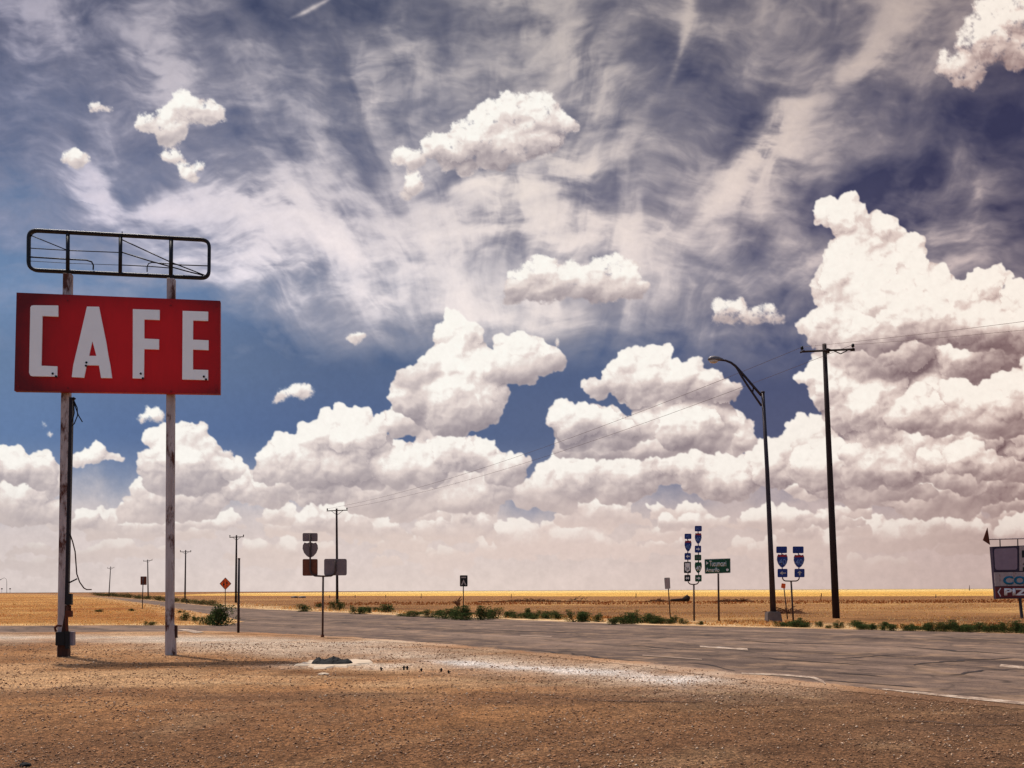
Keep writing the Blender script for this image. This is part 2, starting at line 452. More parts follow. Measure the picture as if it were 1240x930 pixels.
    layer([([(1004,258,17,19),(1030,270,26,24),(1066,276,24,16),(1084,285,15,18),(1040,305,46,30),(1100,310,30,28),(1010,345,28,34),(1060,345,50,36),(1118,340,30,30),(1020,395,36,34),(1090,390,60,34),(1060,400,70,70,-30),(1180,420,90,60,-40),(1020,450,40,50,-30)], 475),
           ([(1060,500,60,60,-50),(1150,500,90,60,-50),(1260,500,70,60,-50),(1110,560,90,40,-40)], 600),
           ([(988,455,20,18),(1005,470,26,26),(1035,450,36,28),(1020,505,26,28),(1060,490,46,30)], 548)], 0, 1., 1.05)
    layer([([(1120,500,44,26),(1160,480,36,28),(1215,478,46,30),(1180,505,70,22),(1290,470,60,46),(1400,480,80,60)], 532),
           ([(1130,560,24,16),(1170,552,28,20),(1200,565,28,18)], 586)], 0, 1., 1.05)
    layer([([(1150,362,34,26),(1190,346,28,24),(1206,335,18,14),(1235,362,30,26),(1110,385,50,28),(1180,390,60,34),(1250,390,50,36),(1060,405,50,24),(1320,360,70,60),(1420,380,80,60)], 437)], 0, 1., 1.05)
    # loose small clouds
    layer([([(622,132,30,24),(655,140,36,22),(684,148,14,16),(590,150,30,22),(570,168,36,22),(540,182,34,16),(500,193,24,11),(484,194,11,7),(600,180,46,22),(655,165,26,14),(625,165,60,28,-18),(575,185,50,24,-18)], 222),
           ([(502,222,15,12),(492,236,10,8)], 248),
           ([(628,346,25,20),(650,336,32,24),(682,344,36,22),(715,344,34,22),(742,332,34,24),(764,344,18,17),(690,354,86,16),(690,348,60,18,-10)], 371),
           ([(228,130,28,16),(252,138,27,17),(205,144,18,13),(180,150,17,10),(206,160,26,14),(200,170,14,9)], 177),
           ([(208,187,14,7),(219,192,8,6)], 197), ([(226,206,14,9),(238,202,12,6),(232,216,9,6)], 226),
           ([(80,192,12,6),(88,187,9,8),(99,190,9,9),(92,199,9,6)], 206),
           ([(112,131,12,5),(134,130,12,4)], 136),
           ([(340,483,9,5),(356,475,14,9),(372,473,13,10)], 489),
           ([(426,414,10,4),(437,409,11,6)], 419),
           ([(188,505,17,9),(182,500,8,6)], 516), ([(232,512,9,4)], 516), ([(270,547,14,6)], 553), ([(52,512,6,8),(66,524,5,6),(50,528,4,4)], 534),
           ([(674,414,8,7)], 420), ([(425,484,5,4)], 488)], 0, 1., .9, ragged=.42)
    layer([([(1208,22,36,26),(1190,52,36,30),(1225,60,34,34),(1165,85,30,20),(1145,68,12,9),(1240,20,30,30),(1290,40,60,50)], 112),
           ([(868,374,24,20),(888,374,26,20),(908,382,24,13),(928,381,24,11)], 400), ([(120,-220,80,40),(180,-240,50,40)], -190), ([(900,-260,90,40)], -215), ([(-180,120,60,24),(-150,100,30,24)], 140),
           ([(1420,150,50,26)], 168), ([(1480,-60,80,36)], -30)], .04, .9, 1.7, ragged=.6)
    g = (1+.018*fbm(U/5, V/5, 3, 131, .7))[..., None]
    return np.clip(C*g, 0, 255)/255.
# ---------------------------------------------------------------- material library
M = {}
M['red'] = paint('sign_red_paint', srgb(204, 18, 22), srgb(132, 10, 14), .45, 1.1, .7, 0, (1, 1, .5), .004)
M['red_edge'] = paint('sign_red_edge', srgb(150, 18, 18), srgb(96, 12, 14), 2, .9, .6)
M['letter'] = paint('letter_white_enamel', srgb(253, 252, 248), srgb(244, 238, 232), 2.2, 1.1, .5, 0, (1, 1, .6), .003, srgb(190, 160, 135), .74)
M['black_steel'] = paint('black_painted_steel', srgb(34, 30, 34), srgb(22, 19, 22), 8, .6, .45, .2, (1, 1, 1), .004)
M['post'] = paint('weathered_white_post', srgb(204, 190, 184), srgb(132, 108, 102), 3, 1.0, .8, 0, (3, 3, .35), .01, srgb(84, 46, 34), .55)
M['post_dark'] = paint('bare_rusty_post', srgb(84, 50, 36), srgb(40, 24, 20), 4, 1.0, .9, 0, (3, 3, .6), .01)
M['conduit'] = paint('dark_conduit', srgb(40, 30, 34), srgb(24, 18, 20), 6, .8, .6, .2)
M['box_black'] = paint('black_box', srgb(26, 22, 22), srgb(14, 12, 12), 7, .8, .6)
M['box_grey'] = paint('grey_box', srgb(142, 132, 138), srgb(104, 92, 98), 5, .8, .6, .1, (1, 1, 1), .003)
M['rust'] = paint('rust', srgb(110, 56, 34), srgb(60, 30, 22), 9, .9, .9, 0, (1, 1, 1), .006)
M['wood'] = paint('creosoted_pole_wood', srgb(52, 36, 34), srgb(28, 18, 18), 3, 1.0, .9, 0, (4, 4, .25), .012)
M['wood_grey'] = paint('far_pole_wood', srgb(74, 62, 62), srgb(44, 36, 38), 3, 1.0, .9, 0, (4, 4, .25), .01)
M['steel'] = paint('dark_galvanised_steel', srgb(66, 54, 58), srgb(40, 32, 36), 4, .9, .55, .4, (2, 2, .5), .004)
M['lamp'] = paint('lamp_housing', srgb(120, 112, 112), srgb(84, 78, 80), 8, .8, .5, .3)
M['lens'] = paint('lamp_lens', srgb(206, 196, 186), srgb(170, 160, 150), 8, .8, .25)
M['post_steel'] = paint('sign_post_steel', srgb(86, 64, 56), srgb(52, 38, 36), 6, .9, .7, .2, (2, 2, .4), .003)
M['back_metal'] = paint('sign_back_aluminium', srgb(128, 112, 112), srgb(98, 84, 86), 4, .9, .6, .35, (1, 1, 1), .002)
M['back_brown'] = paint('sign_back_brown', srgb(112, 62, 40), srgb(82, 44, 32), 4, .9, .8, 0)
M['blue'] = paint('sign_blue', srgb(24, 46, 122), srgb(18, 34, 92), 6, .8, .45)
M['sred'] = paint('shield_red', srgb(166, 28, 34), srgb(120, 18, 26), 6, .8, .45)
M['green'] = paint('sign_green', srgb(6, 74, 44), srgb(4, 52, 32), 3, .9, .45)
M['swhite'] = paint('sign_white', srgb(232, 226, 220), srgb(196, 188, 184), 6, .8, .45)
M['sblack'] = paint('sign_black', srgb(20, 16, 18), srgb(12, 10, 12), 6, .8, .5)
M['orange'] = paint('sign_orange', srgb(236, 98, 26), srgb(206, 70, 20), 6, .8, .5)
M['sgrey'] = paint('sign_faded_grey', srgb(176, 166, 158), srgb(140, 130, 124), 6, .9, .6)
M['bluegrey'] = paint('faded_letter_blue', srgb(104, 124, 166), srgb(84, 100, 146), 6, .9, .5)
M['concrete'] = paint('pale_concrete', srgb(216, 196, 172), srgb(170, 142, 114), 3.2, 1.0, .95, 0, (1, 1, 1), .01)
M['concrete_dark'] = paint('footing_concrete', srgb(120, 104, 96), srgb(78, 66, 62), 5, 1.0, .95, 0, (1, 1, 1), .01)
M['rubber'] = paint('old_black_rubber', srgb(16, 12, 11), srgb(7, 5, 5), 9, .9, .85, 0, (1, 1, 1), .01)
M['wire'] = paint('wire', srgb(112, 92, 88), srgb(90, 72, 70), 3, .5, .5, .3)
M['mauve'] = paint('blank_sign_window', srgb(146, 122, 132), srgb(120, 98, 108), 3, .9, .5)
M['purple'] = paint('dark_sign_frame', srgb(62, 44, 66), srgb(40, 28, 42), 5, .9, .6)
M['offwhite'] = paint('faded_white_panel', srgb(186, 166, 160), srgb(134, 112, 108), 5, 1.1, .7, 0, (1, 1, 1), .004, srgb(110, 66, 56), .62)
M['maroon'] = paint('faded_maroon_panel', srgb(112, 30, 34), srgb(80, 22, 26), 5, 1.0, .6)
M['teal'] = paint('teal_letter', srgb(8, 110, 140), srgb(6, 80, 104), 6, .9, .5)
M['brush'] = paint('dead_brush', srgb(120, 74, 42), srgb(74, 42, 24), 8, 1.0, .9)
M['twig_dark'] = paint('charred_brush', srgb(52, 34, 26), srgb(28, 18, 14), 8, 1.0, .9)

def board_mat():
    n = N('red_board_dark_edges'); tc = n.new('ShaderNodeTexCoord'); g = tc.outputs['Generated']  # red darkens outward from the middle, mottled by noise
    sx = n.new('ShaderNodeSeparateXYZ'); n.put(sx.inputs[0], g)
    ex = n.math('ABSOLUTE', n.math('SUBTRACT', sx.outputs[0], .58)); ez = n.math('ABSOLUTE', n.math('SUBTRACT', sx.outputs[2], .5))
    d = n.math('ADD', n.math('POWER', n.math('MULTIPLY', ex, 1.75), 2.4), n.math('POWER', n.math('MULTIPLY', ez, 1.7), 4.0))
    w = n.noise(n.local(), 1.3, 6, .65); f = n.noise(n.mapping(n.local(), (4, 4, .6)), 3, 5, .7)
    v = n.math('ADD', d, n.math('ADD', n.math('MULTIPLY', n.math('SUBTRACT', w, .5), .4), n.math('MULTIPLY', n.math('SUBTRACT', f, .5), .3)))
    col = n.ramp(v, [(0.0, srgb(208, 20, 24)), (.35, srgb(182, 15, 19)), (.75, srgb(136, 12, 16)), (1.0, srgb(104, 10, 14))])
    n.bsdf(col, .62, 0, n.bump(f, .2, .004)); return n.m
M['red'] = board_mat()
def leaf_mat(name, a, b, c):
    n = N(name); g = n.new('ShaderNodeNewGeometry'); p = n.local()
    r = n.noise(p, 3.2, 3, .6)
    v = n.math('ADD', n.math('MULTIPLY', g.outputs['Random Per Island'], .55), n.math('MULTIPLY', r, .55))
    col = n.ramp(v, [(.25, a), (.55, b), (.85, c)])
    d = n.new('ShaderNodeBsdfDiffuse'); n.put(d.inputs['Color'], col)
    t = n.new('ShaderNodeBsdfTranslucent'); n.put(t.inputs['Color'], col)
    mx = n.new('ShaderNodeMixShader'); mx.inputs[0].default_value = .3
    n.t.links.new(d.outputs[0], mx.inputs[1]); n.t.links.new(t.outputs[0], mx.inputs[2]); n.t.links.new(mx.outputs[0], n.out.inputs[0])
    return n.m
M['leaf'] = leaf_mat('weed_leaves', srgb(40, 52, 30), srgb(62, 76, 42), srgb(104, 106, 60))
M['leaf_far'] = leaf_mat('far_weed_leaves', srgb(44, 54, 34), srgb(64, 70, 40), srgb(104, 94, 54))
M['straw'] = leaf_mat('dry_grass_blades', srgb(186, 122, 60), srgb(226, 168, 100), srgb(246, 210, 150))
M['russet'] = leaf_mat('russet_weed', srgb(110, 60, 34), srgb(150, 86, 46), srgb(186, 116, 66))

# ---------------------------------------------------------------- world: daylight from the sky model
world = bpy.data.worlds.new('World'); scene.world = world; world.use_nodes = True
SUN = Vector((-.33, .34, 1)).normalized()
wt = world.node_tree; wt.nodes.clear()
wo = wt.nodes.new('ShaderNodeOutputWorld'); wb = wt.nodes.new('ShaderNodeBackground'); ws = wt.nodes.new('ShaderNodeTexSky')
ws.sky_type = 'NISHITA'; ws.sun_disc = False
ws.sun_elevation = math.asin(SUN.z); ws.sun_rotation = math.atan2(SUN.x, SUN.y)
ws.dust_density = 2.5; ws.air_density = 1.0
wb.inputs['Strength'].default_value = .15
wt.links.new(ws.outputs[0], wb.inputs[0]); wt.links.new(wb.outputs[0], wo.inputs[0])
sd = bpy.data.lights.new('sun', 'SUN'); sd.energy = 3.7; sd.angle = math.radians(.55); sd.color = (1, .94, .85)
so = bpy.data.objects.new('sun', sd); COL.objects.link(so); so.rotation_euler = (-SUN).to_track_quat('-Z', 'Y').to_euler(); so.location = (0, 0, 60)
scene.view_settings.view_transform = 'Standard'; scene.view_settings.look = 'None'; scene.view_settings.exposure = 0
scene.cycles.use_denoising = True
scene.cycles.max_bounces = 6

# ---------------------------------------------------------------- the sky: a distant curved backdrop of cloud
def build_sky():
    st = 1.05
    core_u = np.arange(-60, 1301, st); core_v = np.arange(-50, 724, st)
    def grow(a, lim, s, k=1.035):
        out = []; x = a; d = s
        while (x < lim if s > 0 else x > lim):
            d *= k; d = math.copysign(min(abs(d), 12), d); x += d; out.append(x)
        return np.array(out)
    us = np.concatenate([grow(core_u[0], -900, -st)[::-1], core_u, grow(core_u[-1], 2140, st)])
    vs = np.concatenate([grow(core_v[0], -700, -st)[::-1], core_v, [740, 760, 790]])
    C = sky_colours(us, vs, st)
    U, V = np.meshgrid(us, vs)
    R = np.array(RM)
    D = np.stack([(U-620)/F, -(V-465)/F+SHIFT*1240/F, -np.ones_like(U)], -1) @ R.T
    D /= np.linalg.norm(D, axis=-1, keepdims=True)
    X = D*9000; X[..., 2] += EYE
    H, W = U.shape
    idx = np.arange(H*W).reshape(H, W)
    f = np.stack([idx[:-1, :-1], idx[1:, :-1], idx[1:, 1:], idx[:-1, 1:]], -1).reshape(-1, 4)
    n = N('sky_air_and_cloud')
    a = n.new('ShaderNodeAttribute', attribute_name='cloud')
    g = n.noise(n.pos(), .012, 4, .7)
    col = n.mix(1.0, a.outputs['Color'], n.ramp(g, [(.3, .955), (.7, 1.0)]), 'MULTIPLY')
    e = n.new('ShaderNodeEmission'); n.put(e.inputs[0], col); e.inputs[1].default_value = 1.0
    tr = n.new('ShaderNodeBsdfTransparent'); mx = n.new('ShaderNodeMixShader')
    n.put(mx.inputs[0], a.outputs['Alpha']); n.t.links.new(tr.outputs[0], mx.inputs[1]); n.t.links.new(e.outputs[0], mx.inputs[2]); n.t.links.new(mx.outputs[0], n.out.inputs[0])
    me = np_mesh('sky', X.reshape(-1, 3), f, n.m, 4)
    lin = np.where(C < .04045, C/12.92, ((C+.055)/1.055)**2.4)
    al = np.clip((U+900)/350, 0, 1)*np.clip((2140-U)/350, 0, 1)*np.clip((V+700)/300, 0, 1)
    ca = me.color_attributes.new('cloud', 'FLOAT_COLOR', 'POINT')
    ca.data.foreach_set('color', np.concatenate([lin, al[..., None]], -1).astype(np.float32).ravel())
    o = bpy.data.objects.new('sky', me); COL.objects.link(o)
    tag(o, 'blue sky streaked with high thin cloud above heaped white cumulus banks', 'sky', kind='structure')
build_sky()

# ---------------------------------------------------------------- ground
def W2(pts): return np.array([[G(u, v).x, G(u, v).y] for u, v in pts])
def inside(poly, X, Y):
    r = np.zeros(X.shape, bool); n = len(poly)
    for i in range(n):
        x0, y0 = poly[i]; x1, y1 = poly[(i+1) % n]
        if y0 == y1: continue
        c = ((y0 > Y) != (y1 > Y)) & (X < (x1-x0)*(Y-y0)/(y1-y0)+x0)
        r ^= c
    return r
def dline(line, X, Y):
    best = np.full(X.shape, 1e9)
    for (x0, y0), (x1, y1) in zip(line[:-1], line[1:]):
        L2 = (x1-x0)**2+(y1-y0)**2+1e-9
        t = np.clip(((X-x0)*(x1-x0)+(Y-y0)*(y1-y0))/L2, 0, 1)
        best = np.minimum(best, (X-x0-t*(x1-x0))**2+(Y-y0-t*(y1-y0))**2)
    return np.sqrt(best)
FAR = [(1500, 775), (1240, 767.5), (1120, 764.5), (1000, 761.5), (880, 759), (780, 756.5), (700, 753.5), (640, 751), (560, 748), (480, 745), (390, 741), (300, 737), (250, 733.5), (200, 728.5), (150, 724), (110, 721.4), (70, 719.8), (20, 718.9)]
NEARL = [(20, 719.4), (70, 720.5), (100, 722.4), (130, 725), (180, 731.5), (235, 741), (275, 748), (291, 753)]
STRIP = [(268, 757.2), (120, 757.6), (0, 758), (-300, 759), (-300, 767.5), (0, 766), (120, 765.5), (250, 764.8)]
NEARR = [(330, 767.5), (390, 770), (440, 772.5), (500, 777), (560, 782.5), (620, 788), (700, 795), (760, 801), (820, 808), (870, 814), (930, 821), (1000, 829), (1090, 838), (1240, 853), (1500, 880)]
road_px = FAR+NEARL+STRIP+NEARR
_d = W2([(1240, 767.5), (480, 745)]); _d = (_d[0]-_d[1])/np.linalg.norm(_d[0]-_d[1])*260     # the highway carries on past the right of the picture
far_w = W2(FAR); far_w = np.concatenate([far_w[:1]+_d, far_w]); road_w = W2(road_px)
road_w = np.concatenate([far_w[:1], road_w, road_w[-1:]+_d])
def lin3(r, g, b): return np.array(srgb(r, g, b)[:3])
def build_ground():
    def axis(fine0, fine1, st, lim0, lim1, k=1.045):
        a = list(np.arange(fine0, fine1, st)); d = st
        while a[-1] < lim1: d *= k; a.append(a[-1]+d)
        d = st; b = [a[0]]
        while b[-1] > lim0: d *= k; b.append(b[-1]-d)
        return np.array(b[:0:-1]+a)
    xs = axis(-22, 22, .13, -12000, 12000); ys = axis(6, 48, .13, -12000, 12000, 1.03)
    X, Y = np.meshgrid(xs, ys)
    wx = X+.9*fbm(X/3, Y/3, 4, 200)+.25*fbm(X/.5, Y/.5, 3, 210); wy = Y+.9*fbm(X/3, Y/3, 4, 220)+.25*fbm(X/.5, Y/.5, 3, 230)
    n1 = fbm(X/1.7, Y/1.7, 5, 240, .6); n2 = fbm(X/6, Y/6, 4, 250, .6); n3 = fbm(X/40, Y/40, 4, 260, .6); n4 = fbm(X/260, Y/90, 4, 270, .6)
    C = np.zeros(X.shape+(3,))
    def lay(c, a):
        nonlocal C
        a = np.clip(a, 0, 1)[..., None]; C = C*(1-a)+np.asarray(c)*a
    # lot: orange-brown gravel
    lay(lin3(162, 113, 71), np.ones_like(X))
    lay(lin3(194, 149, 106), sst(-.15, .45, n2+.4*n1)*sst(10, 17, wy))
    lay(lin3(122, 82, 54), sst(.15, .55, -n2+.3*n1+.15)*.8)
    # near foreground is a worn, darker, oiled surface toward the right
    w = sst(13.5, 10.5, wy+.25*X)*.0+sst(2.0, -1.0, wy-(16.2-.30*wx))*sst(-2, 4, wx)
    lay(lin3(108, 80, 58), w*.95*(.85+.3*n1))
    lay(lin3(156, 114, 76), sst(12.5, 10, wy)*.3*sst(.1, .5, n1+.3))
    lay(lin3(104, 72, 52), sst(1.2, .2, np.abs(wy-14.6+.06*wx)+.6*n1)*.5)
    lay(lin3(108, 74, 50), sst(15, 8.5, wy+.8*n1)*.75)
    lay(lin3(92, 66, 52), sst(.0, .45, n2+.5*n1-.1)*.5*sst(18, 13, wy))
    lay(lin3(178, 142, 104), sst(.1, .6, -n2+.6*n1)*.45)
    # pale lime gravel swept along the edge of the road
    a = dline(W2([(-200, 771), (0, 772), (160, 773.5), (300, 776), (420, 780)]), wx, wy)
    lay(lin3(204, 182, 160), np.exp(-(a/2.4)**2)*(.85+.7*n1))
    a = dline(W2([(300, 783), (430, 789), (520, 796), (600, 802), (680, 808), (770, 815), (860, 821)]), wx, wy)
    lay(lin3(200, 172, 146), np.exp(-(a/2.0)**2)*(.85+.8*n1))
    a = dline(W2([(540, 801), (620, 807), (700, 812), (790, 818), (850, 823)]), wx, wy)
    lay(lin3(226, 210, 196), np.exp(-(a/.62)**2)*(.95+1.1*n1))
    a = dline(W2([(360, 806), (400, 803), (445, 806)]), wx, wy)
    lay(lin3(216, 190, 164), np.exp(-(a/.9)**2)*(.75+1.2*n1))
    a = dline(W2([(60, 800), (180, 804), (300, 812), (420, 820)]), wx, wy)
    lay(lin3(120, 78, 46), np.exp(-(a/.9)**2)*(.45+.8*n1))
    # tyre tracks worn across the lot
    for px, w_, c, a_ in [([(-100, 862), (200, 846), (520, 838), (800, 836), (1010, 846), (1300, 880)], .16, (104, 74, 52), .5), ([(-100, 880), (200, 861), (520, 851), (800, 849), (1010, 861), (1300, 902)], .16, (104, 74, 52), .5),
                        ([(-100, 822), (250, 818), (560, 824), (820, 834), (990, 846)], .13, (206, 166, 122), .45), ([(-100, 832), (250, 827), (560, 832), (800, 843)], .13, (206, 166, 122), .4),
                        ([(300, 940), (520, 890), (800, 862), (1100, 852)], .12, (186, 140, 98), .4), ([(520, 940), (700, 897), (900, 873), (1180, 862)], .12, (186, 140, 98), .4),
                        ([(-50, 905), (150, 884), (380, 876), (640, 884), (900, 905)], .2, (92, 64, 46), .4)]:
        a = dline(W2(px), X+.35*(wx-X), Y+.35*(wy-Y))
        lay(lin3(*c), np.exp(-(a/w_)**2)*a_*(.7+1.2*n1))
    # beyond the road
    dfar = dline(far_w, wx, wy)
    beyond = ~inside(np.concatenate([far_w, [[-9000, 800], [-9000, -9000], [9000, -9000], [9000, 10]]]), wx, wy)
    beyond &= wy > 20
    bf = beyond.astype(float)
    lay(lin3(202, 158, 108), bf)
    lay(lin3(226, 190, 142), bf*sst(.0, .4, n1+.3*n2))
    far = sst(3.0, 8.5, dfar+2.5*n2)
    lay(lin3(158, 110, 66), bf*far)
    lay(lin3(190, 142, 86), bf*far*sst(.0, .45, n3+.4*n2))
    lay(lin3(118, 78, 46), bf*far*sst(-.02, .5, -n3+.5*n2)*.8)
    D = np.sqrt(X*X+Y*Y)
    # right-hand half: fallow brown then ripe wheat to the horizon
    edge = 215+18*n3+np.clip((60-X)*.9, 0, 400)
    lay(lin3(146, 98, 58), bf*sst(105, 135, wy+10*n3)*sst(-120, 0, X)*.6)
    wheat = sst(-12, 12, Y-edge)*sst(-330, -200, X-.0*Y)
    wheat = np.where(X < -60-.23*Y, 0, wheat)
    lay(lin3(232, 180, 92), bf*wheat)
    lay(lin3(242, 206, 134), bf*wheat*sst(400, 900, Y+150*n4)*.8)
    lay(lin3(206, 148, 70), bf*wheat*sst(.1, .4, n4)*.6)
    # left horizon: dull brown pasture
    lw = bf*sst(160, 260, Y)*(1-wheat)
    lay(lin3(150, 100, 60), lw*.8)
    # triangle of dry grass between the two arms of the road
    isl = W2([(-400, 758), (0, 757.8), (120, 757.4), (268, 757), (291, 753), (275, 748), (235, 741), (180, 731.5), (130, 725), (100, 722.4), (70, 720.5), (20, 719.4), (-300, 718.9)])
    ii = inside(isl, wx, wy).astype(float)
    lay(lin3(182, 124, 62), ii)
    lay(lin3(206, 156, 92), ii*sst(0, .5, n2+.5*n3))
    lay(lin3(150, 84, 32), ii*sst(.1, .5, -n3+.4*n1)*.8)
    e = dline(W2([(-300, 757), (0, 757), (268, 756.5)]), X, Y)
    lay(lin3(220, 176, 118), ii*sst(2.6, .5, e+1.5*n1))
    e = dline(W2([(285, 753), (275, 748), (235, 741), (180, 731.5), (130, 725)]), X, Y)
    lay(lin3(212, 164, 108), ii*sst(4, .5, e+1.5*n1)*.8)
    v = (1+.10*fbm(X/.35, Y/.35, 4, 280, .7))[..., None]
    C = np.clip(C*v*GAIN, 0, 1)
    global GRID
    GRID = (X, Y, C)
    Z = np.where((wy > 20) & ~inside(road_w, X, Y), .02*n2, .0)*np.clip((D-25)/60, 0, 1)
    Z = np.minimum(Z, 0.0)+0*X
    H, W = X.shape; idx = np.arange(H*W).reshape(H, W)
    f = np.stack([idx[:-1, :-1], idx[:-1, 1:], idx[1:, 1:], idx[1:, :-1]], -1).reshape(-1, 4)
    n = N('gravel_and_pasture_soil'); p = n.pos()
    a = n.new('ShaderNodeAttribute', attribute_name='soil')
    s1 = n.noise(p, 46, 3, .7); s2 = n.noise(p, 13, 4, .65); s3 = n.noise(p, 2.6, 4, .6); s4 = n.noise(p, .5, 4, .65)
    vo = n.voro(p, 30)
    st = n.ramp(vo['Color'], [(.1, .38), (.5, .95), (.92, 1.7)])
    col = n.mix(.75, a.outputs['Color'], st, 'MULTIPLY')
    col = n.mix(.9, col, n.ramp(s1, [(.38, .36), (.5, .95), (.62, 1.7)]), 'MULTIPLY')
    col = n.mix(.8, col, n.ramp(s2, [(.36, .52), (.5, 1.0), (.66, 1.45)]), 'MULTIPLY')
    col = n.mix(.8, col, n.ramp(s3, [(.34, .72), (.5, 1.0), (.68, 1.25)]), 'MULTIPLY')
    col = n.mix(.7, col, n.ramp(s4, [(.34, .78), (.5, 1.0), (.68, 1.18)]), 'MULTIPLY')
    h = n.math('ADD', n.math('MULTIPLY', s2, 1.0), n.math('SUBTRACT', n.math('MULTIPLY', s1, .5), n.math('MULTIPLY', vo['Distance'], .5)))
    h = n.math('ADD', h, n.math('MULTIPLY', s3, 1.5))
    n.bsdf(col, .95, 0, n.bump(h, .9, .035), .1)
    me = np_mesh('ground', np.stack([X, Y, Z], -1).reshape(-1, 3), f, n.m, 4)
    ca = me.color_attributes.new('soil', 'FLOAT_COLOR', 'POINT')
    ca.data.foreach_set('color', np.concatenate([C, np.ones(X.shape+(1,))], -1).astype(np.float32).ravel())
    o = bpy.data.objects.new('ground', me); COL.objects.link(o)
    tag(o, 'orange brown gravel lot and dry pasture running to a wheat horizon', 'ground', kind='structure')
GAIN = .80
build_ground()

# road direction in plan
rd = (G(480, 745)-G(1240, 767)); RANG = math.atan2(rd.y, rd.x)
def build_road():
    X, Y, C = GRID
    wob = .35*fbm(X/1.6, Y/1.6, 4, 300, .6)+.12*fbm(X/.3, Y/.3, 3, 305, .6)
    ins = inside(road_w, X, Y)
    d = dline(np.concatenate([road_w, road_w[:1]]), X, Y)
    d = np.where(ins, d, -d)*np.clip(60/np.maximum(Y, 20), .25, 1.0)
    near = dline(W2(NEARR), X, Y)
    loose = np.where(near < 6, 1.0, .35)
    e = d-.05+wob*loose*1.3
    keep = d > -.7
    idx = np.arange(X.size).reshape(X.shape)
    f = np.stack([idx[:-1, :-1], idx[:-1, 1:], idx[1:, 1:], idx[1:, :-1]], -1)
    kf = keep[:-1, :-1] & keep[:-1, 1:] & keep[1:, 1:] & keep[1:, :-1]
    f = f[kf]; used = np.unique(f); remap = np.zeros(X.size, int); remap[used] = np.arange(len(used)); f = remap[f]
    V = np.stack([X.ravel()[used], Y.ravel()[used], np.full(len(used), .006)], -1)
    m = N('worn_asphalt'); p = m.pos()
    al = m.mapping(p, (1, 1, 1), (0, 0, -RANG))           # x runs along the highway
    stv = m.mapping(al, (.05, .55, 1))
    big = m.noise(stv, 1.0, 6, .6, .3); blot = m.noise(p, .28, 5, .62); fine = m.noise(p, 34, 4, .75); mid = m.noise(p, 5, 4, .65)
    col = m.ramp(big, [(.30, srgb(70, 55, 47)), (.45, srgb(94, 75, 64)), (.58, srgb(114, 92, 78)), (.74, srgb(138, 113, 95))])
    col = m.mix(.8, col, m.ramp(blot, [(.32, .66), (.5, 1.0), (.7, 1.24)]), 'MULTIPLY')
    col = m.mix(.8, col, m.ramp(mid, [(.34, .8), (.5, 1.0), (.66, 1.2)]), 'MULTIPLY')
    col = m.mix(.8, col, m.ramp(fine, [(.36, .62), (.5, 1.0), (.64, 1.4)]), 'MULTIPLY')
    # dust blown onto it
    dn = m.noise(p, .9, 6, .7)
    # cracks: warped cells, long across and short along
    wv = m.new('ShaderNodeTexNoise'); m.put(wv.inputs['Vector'], al); wv.inputs['Scale'].default_value = 1.2; wv.inputs['Detail'].default_value = 5
    ad = m.new('ShaderNodeVectorMath', operation='MULTIPLY_ADD'); m.put(ad.inputs[0], wv.outputs['Color']); ad.inputs[1].default_value = (1.3, 1.3, 0); m.put(ad.inputs[2], al)
    cr = m.voro(m.mapping(ad.outputs[0], (.11, .42, 1)), 1.0, 'DISTANCE_TO_EDGE')['Distance']
    cr2 = m.voro(m.mapping(ad.outputs[0], (.5, .9, 1)), 1.0, 'DISTANCE_TO_EDGE')['Distance']
    c1 = m.ramp(cr, [(.006, .22), (.03, 1.0)]); 
    gate = m.ramp(m.noise(p, .17, 3, .5), [(.44, 0.0), (.56, 1.0)])
    c2 = m.mix(gate, (1, 1, 1, 1), m.ramp(cr2, [(.008, .35), (.035, 1.0)]))
    col = m.mix(.55, col, c1, 'MULTIPLY'); col = m.mix(.55, col, c2, 'MULTIPLY')
    col = m.mix(m.ramp(dn, [(.50, 0.0), (.72, .6)]), col, srgb(176, 140, 108))
    h = m.math('ADD', m.math('MULTIPLY', fine, .5), mid)
    so_ = m.new('ShaderNodeAttribute', attribute_name='soil'); ed = m.new('ShaderNodeAttribute', attribute_name='edge')
    dirt = m.mix(.9, so_.outputs['Color'], m.ramp(fine, [(.38, .4), (.5, 1.0), (.62, 1.6)]), 'MULTIPLY')
    g2 = m.noise(p, 7, 5, .75)
    ev = m.math('ADD', ed.outputs['Fac'], m.math('MULTIPLY', m.math('SUBTRACT', g2, .5), 1.1))
    col = m.mix(m.ramp(ev, [(.0, 0.0), (.14, 1.0)]), dirt, col)
    m.bsdf(col, .92, 0, m.bump(h, .6, .012), .15)
    me = np_mesh('road', V, f, m.m, 4)
    ca = me.color_attributes.new('soil', 'FLOAT_COLOR', 'POINT')
    ca.data.foreach_set('color', np.concatenate([C.reshape(-1, 3)[used], np.ones((len(used), 1))], -1).astype(np.float32).ravel())
    ea = me.attributes.new('edge', 'FLOAT', 'POINT'); ea.data.foreach_set('value', e.ravel()[used].astype(np.float32))
    o = bpy.data.objects.new('road', me); COL.objects.link(o)
    tag(o, 'cracked grey brown asphalt highway with a narrow side road joining from the left', 'road', kind='structure')
build_road()

